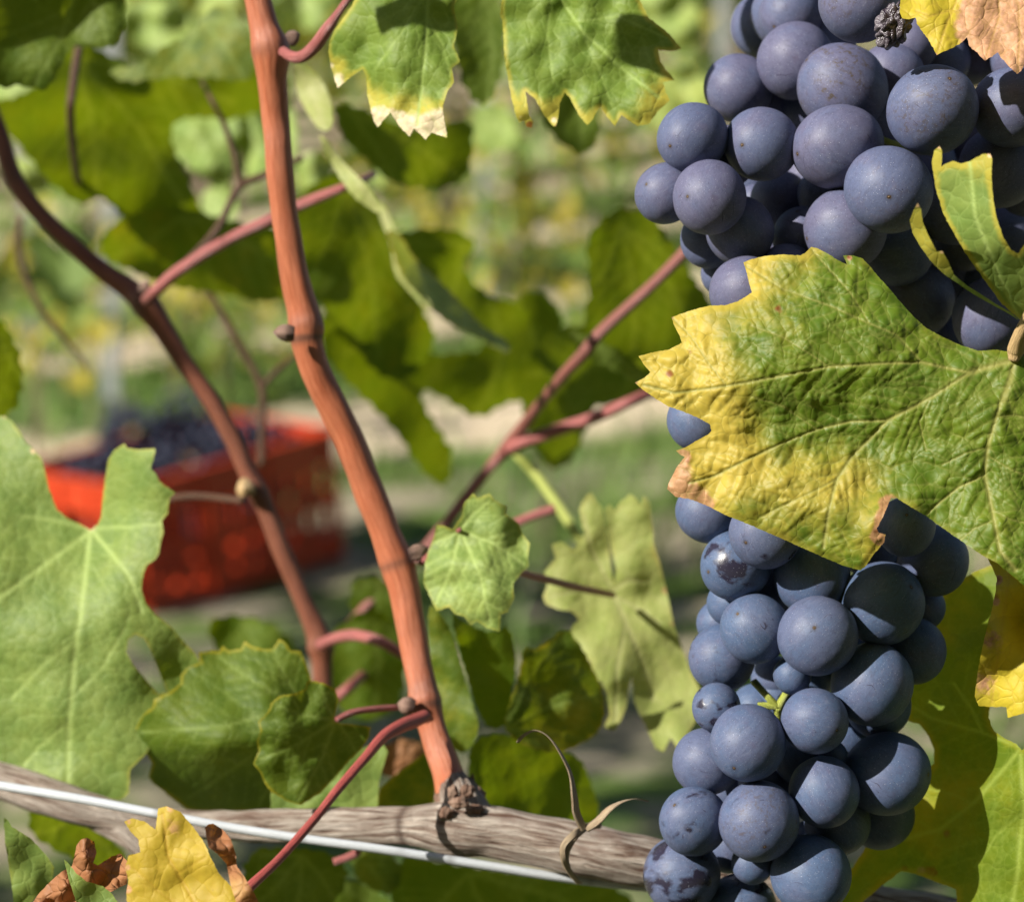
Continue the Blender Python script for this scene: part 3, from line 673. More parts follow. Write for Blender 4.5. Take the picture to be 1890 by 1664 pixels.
# ------------------------------------------------------------------ the two grape bunches
sph = []
for q in range(4):
    bm = bmesh.new(); bmesh.ops.create_icosphere(bm, subdivisions=5, radius=1)
    sx, sy, sz = [(1, 1, 1.0), (1.0, .97, 1.03), (.98, 1.02, 1.02), (1.02, 1.0, .98)][q]
    for v in bm.verts:
        c = v.co; k = 1 + .018 * noise.noise(Vector(c) * 1.1 + Vector((q * 7, 0, 0))) + .004 * noise.noise(Vector(c) * 4 + Vector((q * 3, 2, 0)))
        v.co = Vector((c.x * sx, c.y * sy, c.z * sz)) * k
    me = bpy.data.meshes.new('grape'); bm.to_mesh(me); bm.free()
    me.polygons.foreach_set('use_smooth', [True] * len(me.polygons)); sph.append(me)
def bunch(label, grapes, fillers, mat, base, pref, deepest):
    """grapes from front to back: (px, py, r_px, opts); each rests against those in front of it"""
    placed = []; ys = [g[1] for g in grapes]
    e = empty('grape_bunch', P(np.mean([g[0] for g in grapes]), min(ys), base)); tag(e, label, 'grapes')
    meshes = []
    for me in sph: m2 = me.copy(); m2.materials.clear(); m2.materials.append(mat); m2.name = 'grape'; meshes.append(m2)
    unit = mmpx(base)
    for gi, g in enumerate(list(grapes) + list(fillers)):
        x, y, r = g[:3]; op = g[3] if len(g) > 3 else {}
        dz = op.get('z', pref(x, y))          # metres behind base
        for (X, Y, Rr, Z) in placed:
            s = math.hypot(x - X, y - Y) * unit; m = (r + Rr) * unit * .955
            if s < m: dz = max(dz, Z + math.sqrt(m * m - s * s)) if not op.get('free') else dz
        if gi >= len(grapes) and dz > deepest: dz = deepest
        placed.append((x, y, r, dz)); d = base + dz
        me = meshes[gi % 4]; o = bpy.data.objects.new('grape', me); COL.objects.link(o); o.parent = e
        W = P(x, y, d); o.location = Vector(W - np.array(e.location)); rad = r * mmpx(d); o.scale = (rad * random.uniform(.965, 1.02), rad * random.uniform(.965, 1.02), rad * random.uniform(.99, 1.05))
        if 'scar' in op:
            sx_, sy_ = op['scar']; a, b = sx_ / r, sy_ / r; c = math.sqrt(max(.02, 1 - a * a - b * b)); dirv = a * RT - b * UP - c * FW
        else:
            dirv = rng.normal() * .5 * RT - .2 * UP + 1.0 * FW
        qt = Vector(dirv).normalized().to_track_quat('Z', 'Y')
        o.rotation_mode = 'QUATERNION'; o.rotation_quaternion = qt @ Matrix.Rotation(random.uniform(0, 6.28), 3, 'Z').to_quaternion()
        o['rub'] = float(op.get('rub', 0.0)); o['dirt'] = float(op.get('dirt', 0.0))
        if 'lab' in op: o['label'] = op['lab']
    return e, placed
A = [(1640, 350, 82, dict(scar=(-10, 21), dirt=.3)), (1722, 203, 85, dict(scar=(18, -46), dirt=.8)), (1546, 271, 81, dict(scar=(-73, 16), dirt=.3)),
     (1310, 364, 68, dict(scar=(-44, 4))), (1555, 162, 83, dict(scar=(-66, -46), dirt=1.4, lab='large grape with a brown speckled shoulder')), (1278, 254, 66, dict(scar=(-42, 20))),
     (1406, 266, 69, dict(scar=(-40, 8))), (1229, 357, 57, dict(scar=(-38, -13))), (1468, 112, 72, dict()), (1363, 164, 66),
     (1585, 6, 75, dict(dirt=.6)), (1560, 424, 78, dict(scar=(-73, 18), z=.004)), (1868, 198, 76, dict()), (1376, 538, 67, dict(z=.006)), (1645, 138, 60), (1452, 508, 58), (1482, 438, 57, dict(scar=(-14, -44))),
     (1527, 360, 55), (1460, 28, 61, dict(scar=(-35, 28))), (1845, 308, 77, dict(z=0.010)), (1680, 82, 52), (1366, 426, 64, dict(z=0.014)), (1307, 442, 53), (1448, 30, 62), (1408, 48, 60), (1440, 372, 58, dict(z=0.020)), (1395, 372, 34), (1560, -25, 64),
     (1735, 112, 55, dict(z=0.018)), (1795, 100, 60, dict(z=0.018)), (1900, 335, 65), (1762, 380, 72, dict(z=0.018)), (1655, 460, 70, dict(z=0.018)), (1783, 440, 62, dict(z=0.018)), (1690, 556, 72, dict(z=0.020)), (1830, 585, 74, dict(z=0.022)), (1335, 505, 42), (1345, 512, 40)]
FA = [(1500, 330, 62), (1600, 230, 64), (1500, 200, 64), (1420, 190, 60), (1340, 290, 58), (1700, 300, 64), (1790, 240, 66), (1620, 520, 66), (1530, 500, 66), (1740, 500, 66), (1850, 430, 66), (1890, 490, 66), (1890, 110, 60), (1820, 30, 60),
      (1740, 10, 60), (1660, -20, 60), (1630, 620, 64), (1740, 640, 66), (1880, 660, 66), (1450, 590, 60), (1540, 600, 66), (1900, 250, 66), (1520, 90, 62), (1420, 470, 56), (1660, 260, 66), (1590, 360, 64), (1720, 420, 66), (1810, 520, 66), (1780, 330, 66), (1690, 180, 66), (1380, 340, 50), (1480, 280, 60), (1560, 540, 60), (1880, 40, 60)]
prefA = lambda x, y: .010 * max(0, (1480 - x) / 300) ** 1.3 + .004 * max(0, (y - 420) / 100)
EA, plA = bunch('upper bunch of large plum blue grapes hanging above the yellowing leaf', A, FA, M['grapeA'], D0, prefA, .045)
B = [(1401, 1515, 76, dict(scar=(4, 37), rub=.25, dirt=.6)), (1497, 1613, 73, dict(scar=(43, 40))), (1381, 1370, 71, dict(scar=(-29, 38))), (1509, 1173, 74, dict(scar=(-14, -20))), (1521, 1461, 66, dict(scar=(29, 58))), (1504, 1330, 62, dict(scar=(33, 11))),
     (1637, 1427, 78, dict(scar=(66, -4))), (1610, 1262, 75), (1393, 1160, 64, dict(scar=(-35, -30), rub=.1)), (1280, 1515, 64, dict(scar=(-36, -34), rub=.55)), (1462, 1246, 36), (1389, 1592, 39), (1258, 1613, 72, dict(rub=1.0, lab='grape with its bloom rubbed off in dark shiny patches')),
     (1366, 1678, 68, dict(rub=.7)), (1322, 1305, 45, dict(rub=.7)), (1413, 983, 66, dict(scar=(-40, 16), rub=.5)), (1629, 1113, 76, dict(scar=(43, -32), rub=.2)), (1672, 972, 56, dict(scar=(-6, -22), rub=.2)), (1358, 1043, 65, dict(rub=.7, scar=(-52, 10))), (1332, 1214, 62, dict(rub=.7)),
     (1304, 1405, 62), (1498, 1062, 73, dict(rub=.3)), (1305, 945, 58), (1289, 776, 58), (1722, 1034, 67, dict(rub=.2)), (1350, 1112, 46), (1620, 1300, 62), (1685, 1200, 61), (1700, 1120, 45), (1545, 1518, 62), (1625, 1505, 63), (1537, 1392, 27), (1490, 1535, 22)]
FB = [(1428, 1250, 44, dict(z=.041)), (1432, 1285, 52, dict(z=.036)), (1480, 1395, 54), (1415, 1445, 54), (1440, 1560, 54), (1395, 1310, 50, dict(z=.036)), (1490, 1250, 50, dict(z=.036)), (1455, 1330, 50, dict(z=.038)), (1330, 1150, 46), (1340, 1460, 50), (1440, 1440, 56, ), (1345, 1560, 50), (1450, 1560, 52), (1430, 1070, 58), (1540, 960, 62), (1600, 1000, 62), (1450, 930, 62), (1380, 880, 60), (1340, 840, 58), (1560, 1350, 56), (1440, 1130, 52), (1560, 1210, 56), (1640, 1190, 54), (1430, 800, 60), (1520, 850, 60), (1390, 1440, 50), (1590, 1400, 56), (1680, 1060, 56), (1330, 700, 56)]
prefB = lambda x, y: .006 + .0 * y
EB, plB = bunch('lower narrow bunch of steel blue grapes hanging below the yellowing leaf', B, FB, M['grapeB'], D0 - .002, prefB, .042)
# yellow-green stalks showing between the berries
d = .4885
for pth in ([(1392, 1258, d + .003, 7), (1412, 1280, d, 7), (1434, 1304, d, 8)], [(1398, 1301, d, 6), (1416, 1302, d, 7), (1436, 1303, d, 8)], [(1456, 1270, d, 7), (1446, 1288, d, 7), (1436, 1304, d, 9)], [(1436, 1302, d, 9), (1438, 1330, d + .002, 9), (1450, 1380, d + .004, 11), (1458, 1430, d + .006, 13), (1455, 1500, d + .008, 12)]):
    tube('stalk', pth, M['rachis'], EB, 6, 12, .08)
tube('stalk', [(1560, 150, .505, 10), (1530, 300, .505, 10), (1480, 380, .505, 9), (1400, 355, .50, 7)], M['rachis'], EA, 6, 12, .08)
tube('stalk', [(1620, 250, .497, 5), (1640, 262, .492, 6), (1690, 275, .495, 6)], M['rachis'], EA, 6, 12, .08)
# shrivelled berry
def raisin():
    bm = bmesh.new(); bmesh.ops.create_icosphere(bm, subdivisions=5, radius=1)
    for v in bm.verts:
        c = v.co.copy(); k = 1.05 - .62 * abs(noise.noise(c * 1.35 + Vector((4, 1, 0)))) - .28 * (1 - abs(noise.noise(c * 2.6 + Vector((1, 7, 2)))) * 2) ** 3
        v.co = Vector((c.x * .72, c.y * .7, c.z * 1.05)) * max(.35, k)
    me = bpy.data.meshes.new('shrivelled_grape'); bm.to_mesh(me); bm.free(); me.polygons.foreach_set('use_smooth', [True] * len(me.polygons)); me.materials.append(M['raisin'])
    o = bpy.data.objects.new('shrivelled_grape', me); COL.objects.link(o); o.parent = EA; dd = .461
    o.location = Vector(P(1650, 45, dd) - np.array(EA.location)); s = 48 * mmpx(dd); o.scale = (s, s, s); o.rotation_euler = (.3, .35, .4); o['label'] = 'black shrivelled grape beside the yellow leaf'
raisin()

# ------------------------------------------------------------------ hero leaf in front of the bunches
Z2 = lambda l: [(1150 + a / 2.377, 420 + b / 2.377) for a, b in l]
hero = Z2([(1690, 545), (1640, 535), (1560, 540), (1480, 515), (1400, 478), (1330, 440), (1270, 385), (1220, 330), (1170, 270), (1120, 215), (1080, 165), (1050, 135), (1010, 122), (965, 122), (983, 162), (960, 152), (900, 115), (850, 90), (825, 85), (800, 110), (780, 122), (700, 118), (620, 125), (560, 140), (528, 152), (540, 190), (552, 240), (565, 285),
           (550, 295), (500, 325), (450, 340), (380, 342), (300, 362), (212, 393), (225, 430), (250, 480), (258, 505), (200, 535), (140, 545), (68, 563), (90, 600), (120, 635), (90, 660), (52, 680), (85, 710), (150, 755), (200, 785), (260, 805), (330, 835), (380, 862), (388, 890), (375, 905), (330, 930), (270, 965), (232, 978), (250, 995), (270, 1005), (235, 1050), (200, 1120), (193, 1145), (230, 1180), (290, 1190), (360, 1215),
           (460, 1265), (560, 1305), (700, 1365), (800, 1410), (880, 1445), (960, 1480), (1040, 1503), (1060, 1490), (1100, 1430), (1145, 1380), (1152, 1345), (1122, 1337), (1112, 1320), (1140, 1270), (1175, 1185), (1200, 1185), (1230, 1205), (1330, 1265), (1420, 1330), (1500, 1385), (1580, 1440), (1640, 1470), (1700, 1520), (1759, 1570)]) + [(1960, 1110), (2050, 1020), (2090, 860), (2060, 720), (1960, 655), (1895, 655), (1878, 662)]
J = (1872, 662)
hv = [Z2([(1720, 590), (1640, 600), (1520, 635), (1350, 745), (1160, 845), (1000, 1010), (935, 1110), (900, 1260), (880, 1400)]) + [4.0], [(1872, 664), (1840, 673), (1789, 687), 6.5], [(1872, 664), (1866, 700), (1852, 740), 6.0],
      Z2([(1520, 635), (1420, 615), (1310, 590), (1150, 595), (900, 610), (700, 650), (450, 695), (230, 725), (90, 690)]) + [2.8],
      Z2([(1160, 845), (1000, 850), (850, 885), (700, 945), (560, 1010), (400, 1090), (290, 1120)]) + [2.5],
      Z2([(1715, 590), (1690, 680), (1650, 790), (1600, 960), (1585, 1080), (1620, 1240), (1655, 1420), (1720, 1500)]) + [4.6],
      Z2([(1585, 1085), (1470, 1140), (1370, 1220), (1335, 1255)]) + [2.5], Z2([(935, 1105), (830, 1160), (710, 1215), (600, 1270)]) + [2.2],
      Z2([(1310, 590), (1200, 470), (1080, 420), (900, 340), (700, 270), (540, 170)]) + [2.0], Z2([(450, 690), (380, 600), (300, 480), (215, 395)]) + [1.7], Z2([(900, 610), (830, 560), (700, 480), (560, 430)]) + [1.5], Z2([(1080, 420), (1000, 290), (830, 100)]) + [1.5],
      Z2([(850, 885), (700, 780), (560, 740)]) + [1.2], Z2([(1000, 1010), (1100, 1020), (1180, 1060)]) + [1.2], Z2([(1640, 830), (1720, 820), (1800, 850)]) + [1.6], Z2([(1610, 960), (1500, 990), (1400, 1040)]) + [1.6], Z2([(1600, 1000), (1700, 1060), (1800, 1100)]) + [1.6], Z2([(1630, 1280), (1540, 1320), (1480, 1370)]) + [1.5], Z2([(1620, 1240), (1700, 1280), (1790, 1300)]) + [1.5], Z2([(1350, 745), (1300, 850), (1330, 980)]) + [1.2]]
EH = empty('vine_leaf', P(1876, 640, .448)); tag(EH, 'large puckered green leaf turning yellow, with brown tips, lying across the grape bunches', 'leaf')
blade('blade', hero, .4485, M['hero'], EH, veins=hv, step=2.7, jit=.3, wave=.45, wavel=42, pucker=.56, psp=27, seed=1, edgeyel=.25, edgew=20,
      ctrl=[(1875, 660, 0), (1500, 460, -6.5), (1376, 490, -8), (1240, 585, -8), (1180, 680, -5.5), (1640, 540, -3), (1450, 693, 1.6), (1340, 712, -.5), (1620, 680, 2.2), (1660, 745, 1.0), (1520, 770, -2.0), (1600, 830, -2.2), (1420, 790, -2.2), (1300, 800, -3.5), (1235, 900, -5.0), (1400, 890, -1.0), (1540, 930, 2), (1590, 1050, 1), (1500, 1010, -1), (1850, 1000, 6), (1740, 950, 1.5), (1636, 950, 5), (1625, 1000, 4), (1610, 920, 1), (1844, 750, 3), (1960, 850, 0), (2080, 860, -8), (1760, 640, -1.5)],
      yblobs=[(1390, 495, 62, .85), (1270, 620, 85, 1.0), (1225, 700, 65, 1.0), (1330, 740, 70, .55), (1310, 860, 75, 1.0), (1400, 880, 90, .5), (1470, 900, 60, .3), (1580, 890, 70, .7), (1600, 1000, 55, .45), (1480, 980, 70, .25), (1490, 470, 40, .45), (1450, 590, 60, .3), (1740, 880, 60, .12)],
      bblobs=[(1252, 866, 26, .9), (1242, 905, 27, .95), (1285, 918, 26, .9), (1310, 930, 14, .5), (1262, 840, 14, .7), (1640, 930, 20, .95), (1628, 962, 17, .9), (1618, 990, 16, .75), (1628, 1000, 10, .5), (1240, 586, 6, .7), (1376, 488, 4, .5), (1568, 476, 7, .7), (1174, 706, 6, .6)],
      rblobs=[(1236, 690, 9, 1.0), (1437, 570, 11, .8), (1272, 648, 9, .55), (1272, 850, 14, .6), (1618, 980, 8, .6), (1566, 474, 5, .7), (1480, 600, 12, .2)])
blade('lobe', [(1893, 600), (1880, 588), (1847, 558), (1817, 517), (1792, 482), (1764, 437), (1741, 394), (1726, 343), (1720, 298), (1724, 278), (1734, 270), (1739, 280), (1737.5, 308), (1744, 303), (1759, 297), (1774, 302), (1789, 298), (1812, 285), (1827, 284), (1831, 293), (1830, 326), (1833, 368), (1840, 404), (1852, 439), (1867, 462), (1879, 468), (1890, 452), (1960, 420), (1990, 560), (1920, 625)],
      .426, M['green'], EH, ctrl=[(1885, 600, -19), (1800, 480, -7), (1730, 300, -5), (1830, 290, 3), (1850, 440, 1), (1960, 450, 6), (1960, 600, -10), (1760, 420, -6)], step=5, edgeyel=.9, edgew=16, yblobs=[(1810, 300, 40, .7), (1735, 290, 25, .6)], bblobs=[(1828, 286, 7, .9), (1734, 272, 6, .8)], wave=.4, seed=3,
      veins=[[(1885, 598), (1840, 500), (1800, 400), (1790, 300), 3]])
blade('lobe', [(1882, 592), (1860, 578), (1827, 560), (1797, 543), (1766, 522), (1741, 505), (1718, 482), (1698, 454), (1684, 429), (1679, 406), (1687, 386), (1694, 375), (1700, 386), (1703, 409), (1713, 434), (1729, 464), (1739, 463), (1749, 480), (1761, 507), (1782, 525), (1814, 545), (1842, 563), (1867, 577)],
      .432, M['green'], EH, ctrl=[(1880, 590, -14), (1800, 540, -4), (1740, 490, 0), (1690, 400, 4), (1700, 430, 1), (1720, 450, 5)], step=3.2, jit=.2, yel0=.0, yblobs=[(1690, 410, 60, 1.0), (1735, 480, 50, .6)], bblobs=[(1694, 377, 7, .9), (1739, 464, 6, .7)], seed=4)
tube('petiole', [(1870, 666, .4475, 9), (1876, 645, .447, 17), (1884, 620, .444, 15), (1898, 590, .44, 13), (1930, 520, .43, 13), (1980, 430, .43, 13)], M['petiole'], EH, 6, 16, .05)

# unseen leaves added off frame, each outlined by the shadow it should cast
def shade_leaf(poly, d, t, label, mat='green', teeth=None):
    pts = []
    for (x, y) in poly:
        w = P(x, y, d) + LW * t - CAM; z = w @ FW; pts.append((945 + (w @ RT) / z / K, 832 - (w @ UP) / z / K, z))
    dm = np.mean([p[2] for p in pts]); a = np.array(pts)
    bad = np.sum((a[:, 0] > -8) & (a[:, 0] < 1898) & (a[:, 1] > -8) & (a[:, 1] < 1672))
    if bad: print('SHADE LEAF IN FRAME', label, a.min(0), a.max(0))
    o = blade('vine_leaf', [(p[0], p[1]) for p in pts], dm, M[mat], None, step=14, ctrl=[(p[0], p[1], (dm - p[2]) * 1000) for p in pts[::2]], wave=.6, edgeyel=.3)
    tag(o, label, 'leaf')
shade_leaf([(1062, 20), (1068, 36), (1082, 64), (1135, 86), (1198, 119), (1240, 142), (1275, 90), (1180, -20), (1080, -20)], .50, .10, 'unseen small leaf added above the frame to shade the yellow toothed leaf')
shade_leaf([(620, -40), (636, 14), (655, 24), (700, 17), (775, 20), (796, -10), (740, -60)], .50, .10, 'unseen green leaf added above the frame to shade the bleached leaf')

q = plA[24]; shade_leaf([(1345, -40), (1470, -40), (1462, 40), (1455, 118), (1345, 118)], D0 + q[3] - .006, .12, 'unseen small leaf added above the frame to darken the leftmost top grape')
# ------------------------------------------------------------------ leaves of this vine
def vleaf(label, outline, d, mat, junction=None, lobes=(), petiole=None, pmat='pink', **kw):
    o = blade('vine_leaf' if petiole is None else 'blade', outline, d, M[mat], None if petiole is None else empty('vine_leaf', P(*(junction or outline[0]), d)), junction=junction, lobes=lobes, **kw)
    top = o if petiole is None else o.parent
    tag(top, label, 'leaf')
    if petiole: tube('petiole', petiole, M[pmat], top, 6, 12, .06, seed=int(outline[0][0]) % 17)
    return top
LIT = (-.25, .25, .93); SH = (.62, -.20, .76); HALF = (.25, -.1, .96)
# yellow and tan leaf at the top right corner
vleaf('yellow leaf with a withered tan half at the top right corner', [(1662, -8), (1661, 24), (1665, 34), (1677, 36), (1690, 33), (1692, 44), (1703, 59), (1717, 79), (1725, 95), (1729, 102), (1738, 97), (1758, 89), (1776, 78), (1785, 69), (1788, 83), (1794, 91), (1804, 97), (1810, 105), (1818, 112), (1828, 106), (1842, 97), (1846, 105), (1857, 117), (1869, 129), (1877, 137), (1885, 131), (1892, 117), (1925, 100), (1960, 80), (1985, -40), (1900, -120), (1780, -100), (1690, -70)],
      .452, 'tan', junction=(1830, -90), step=3.4, pucker=.2, psp=30, nrm=(-.15, .25, .95), wave=.8, wavel=50, bblobs=[(1810, 20, 48, .75), (1850, 60, 55, .85), (1795, 62, 28, .7), (1880, 110, 40, .9), (1815, 90, 25, .8), (1840, -20, 45, .6), (1727, 101, 5, .8), (1885, 40, 40, .6)], rblobs=[(1800, 90, 10, .35), (1840, 85, 14, .35), (1818, 110, 6, .5)], yblobs=[(1760, 20, 200, .5)],
      veins=[[(1830, -90), (1770, -10), (1745, 50), (1730, 98), 2.2], [(1830, -90), (1880, 10), (1882, 70), (1878, 134), 2.2], [(1840, -40), (1845, 30), (1820, 105), 1.6], [(1755, 20), (1715, 30), (1690, 20), 1.5]], seed=5)
# leaf behind the lower bunch
vleaf('broad yellow green leaf in the shade right behind the lower bunch', [(1860, 1038), (1830, 1043), (1800, 1054), (1760, 1075), (1720, 1120), (1690, 1200), (1670, 1280), (1676, 1330), (1697, 1336), (1714, 1358), (1724, 1382), (1724, 1408), (1705, 1425), (1680, 1440), (1640, 1490), (1600, 1560), (1560, 1620), (1530, 1690), (1592, 1664), (1632, 1630), (1664, 1607), (1690, 1612), (1730, 1628), (1764, 1640), (1768, 1690), (1900, 1740), (2000, 1600), (2050, 1450), (2000, 1330), (1910, 1365), (1886, 1384), (1876, 1372), (1854, 1362), (1834, 1347), (1825, 1325), (1828, 1300), (1850, 1270), (1930, 1240), (2000, 1150), (1960, 1060)],
      .503, 'glow', nrm=(.05, .05, .99), step=4.5, pucker=.2, psp=36, wave=1.2, wavel=80, yel0=.12, edgeyel=.5, edgew=18, junction=(1882, 1382), ctrl=[(1885, 1380, 24), (1700, 1200, -2), (1640, 1560, -4), (1880, 1500, 24), (1950, 1500, 28), (1900, 1150, 6), (1760, 1600, 4), (1760, 1420, 5), (1880, 1650, 22), (1690, 1330, -3)],
      veins=[[(1882, 1382), (1860, 1410), (1800, 1478), (1735, 1530), (1670, 1548), 4], [(1880, 1376), (1815, 1352), (1720, 1325), (1680, 1300), 3], [(1815, 1352), (1792, 1305), (1760, 1260), 2.5], [(1884, 1390), (1890, 1480), (1880, 1600), (1870, 1660), 4], [(1792, 1482), (1760, 1465), (1715, 1455), 2.2], [(1885, 1500), (1840, 1540), (1800, 1600), 2]], yblobs=[(1720, 1480, 110, .45), (1720, 1150, 60, .35), (1880, 1250, 50, .5)], rblobs=[(1748, 1538, 9, .9), (1715, 1605, 12, .8), (1670, 1602, 9, .7), (1726, 1610, 8, .7)], bblobs=[(1700, 1606, 14, .5), (1748, 1538, 7, .5)], seed=6)
vleaf('withered tan and yellow leaf hanging beside the lower bunch', [(1823, 1030), (1832, 1048), (1840, 1068), (1838, 1089), (1830, 1127), (1821, 1159), (1813, 1195), (1805, 1237), (1799, 1284), (1806, 1302), (1826, 1304), (1857, 1304), (1860, 1324), (1876, 1320), (1893, 1314), (1945, 1290), (1965, 1150), (1915, 1060), (1870, 1030)],
      .470, 'tan', nrm=(.3, 0, .95), step=4.5, wave=1.2, wavel=60, ctrl=[(1823, 1030, 0), (1840, 1080, 3), (1800, 1280, -3), (1850, 1170, 4), (1890, 1150, -4), (1880, 1300, 3), (1950, 1150, 6)], bblobs=[(1830, 1180, 30, .55), (1815, 1260, 34, .55), (1842, 1070, 10, 1.0), (1838, 1110, 9, .9)], rblobs=[(1841, 1068, 8, .9), (1838, 1100, 8, .8), (1822, 1165, 5, .6), (1870, 1290, 5, .5)], yblobs=[(1870, 1280, 60, .5)], veins=[[(1865, 1050), (1850, 1150), (1830, 1300), 2]], seed=7)
# top leaves beside the orange cane
vleaf('green leaf with bleached cream and pink tips at the top centre', [(661, -10), (640, 25), (618, 55), (608, 76), (606, 97), (612, 127), (623, 163), (640, 148), (669, 127), (676, 140), (678, 178), (690, 224), (697, 235), (720, 207), (737, 233), (756, 252), (764, 237), (786, 258), (796, 245), (826, 254), (820, 224), (817, 195), (826, 169), (838, 152), (834, 127), (849, 114), (838, 85), (845, 51), (838, 13), (850, -20), (840, -90), (790, -140), (720, -150), (660, -80)],
      .505, 'green', nrm=(-.1, .1, .99), step=4, pucker=.16, psp=34, wave=1.0, wavel=50, ctrl=[(790, -100, 0), (780, 80, 3), (640, 60, -2), (620, 150, -6), (700, 230, -2), (690, 90, 0), (820, 250, 3), (840, 60, -1)], edgeyel=.55, edgew=12, yblobs=[(690, 185, 26, .8), (740, 205, 30, .8), (790, 205, 30, .8), (620, 125, 24, .9)],
      bblobs=[(697, 215, 22, .85), (735, 228, 26, .9), (775, 238, 26, .95), (815, 225, 28, .9), (622, 150, 18, .8), (610, 120, 10, .5)], veins=[[(795, -100), (790, 0), (785, 90), (770, 230), 3], [(790, -20), (740, 60), (690, 130), 2], [(788, 30), (815, 80), (830, 140), 2]], seed=8)
M['bleach'] = leaf_material('green leaf with bleached tips', (.12, .20, .022), (.175, .25, .03), yellow=(.52, .45, .06), brown=(.56, .43, .27), trans=.33, bump=.14)
bpy.data.objects[-1 if False else [o.name for o in bpy.data.objects if o.get('label', '').startswith('green leaf with bleached')][0]].data.materials[0] = M['bleach']
o = vleaf('green leaf with yellow pointed teeth and a red tip at the top edge', [(928, -10), (923, 25), (928, 42), (931, 106), (938, 148), (945, 185), (952, 212), (958, 226), (967, 222), (972, 234), (982, 236), (984, 224), (976, 212), (970, 169), (987, 182), (1004, 212), (1020, 232), (1026, 233), (1031, 212), (1033, 190), (1042, 171), (1050, 178), (1059, 195), (1072, 218), (1084, 231), (1093, 222), (1101, 207), (1109, 199), (1122, 218), (1135, 233), (1147, 212), (1160, 222), (1177, 233), (1198, 229), (1215, 205), (1236, 186), (1228, 168), (1224, 152), (1245, 148), (1230, 130), (1219, 114), (1215, 93), (1240, 95), (1258, 91), (1236, 63), (1198, 34), (1177, -8), (1150, -80), (1050, -120), (960, -80)],
      .505, 'bleach', nrm=(-.1, .15, .98), step=4, pucker=.16, psp=34, wave=1.1, wavel=50, edgeyel=.7, edgew=15, yblobs=[(1020, 205, 22, .9), (965, 200, 26, .9), (1085, 215, 18, .6), (1215, 180, 40, .8), (1190, 225, 25, .6)], bblobs=[(1022, 222, 9, .6), (960, 215, 8, .4), (945, 30, 14, .35)], rblobs=[(978, 231, 8, 1.4), (1026, 232, 4, .9)],
      veins=[[(1000, -100), (1030, -10), (1075, 60), (1140, 120), (1215, 180), 3], [(1020, -30), (1010, 60), (1020, 150), 2], [(1075, 60), (1110, 140), (1130, 200), 2], [(1060, 40), (1140, 30), (1230, 70), 2]], seed=9)
# small round leaf in the middle
vleaf('small rounded bright green leaf in front of the orange cane bend', [(852, 952), (854, 938), (857, 927), (873, 910), (882, 919), (903, 910), (915, 923), (936, 935), (934, 948), (957, 965), (966, 986), (978, 1003), (974, 1028), (976, 1045), (962, 1057), (947, 1078), (949, 1104), (938, 1129), (924, 1133), (922, 1165), (898, 1158), (880, 1146), (869, 1154), (856, 1137), (840, 1133), (829, 1120), (806, 1127), (797, 1108), (781, 1074), (785, 1036), (793, 1011), (802, 986), (806, 969), (819, 969), (835, 977)],
      .527, 'green', nrm=(-.1, .2, .97), step=4, pucker=.16, psp=34, wave=.9, wavel=45, edgeyel=.45, edgew=8, junction=(849, 977), lobes=((905, 1150), (965, 1040), (805, 1110), (900, 925), (800, 1000)), ctrl=[(849, 977, -2), (900, 1050, 2), (860, 1140, -3), (790, 1060, -4), (960, 1000, -3), (880, 920, 1)], petiole=[(849, 977, .529, 4), (838, 985, .534, 5), (815, 1005, .538, 6), (775, 1040, .54, 6)], pmat='pink', bblobs=[(850, 975, 8, .4)], yel0=.1, seed=10)
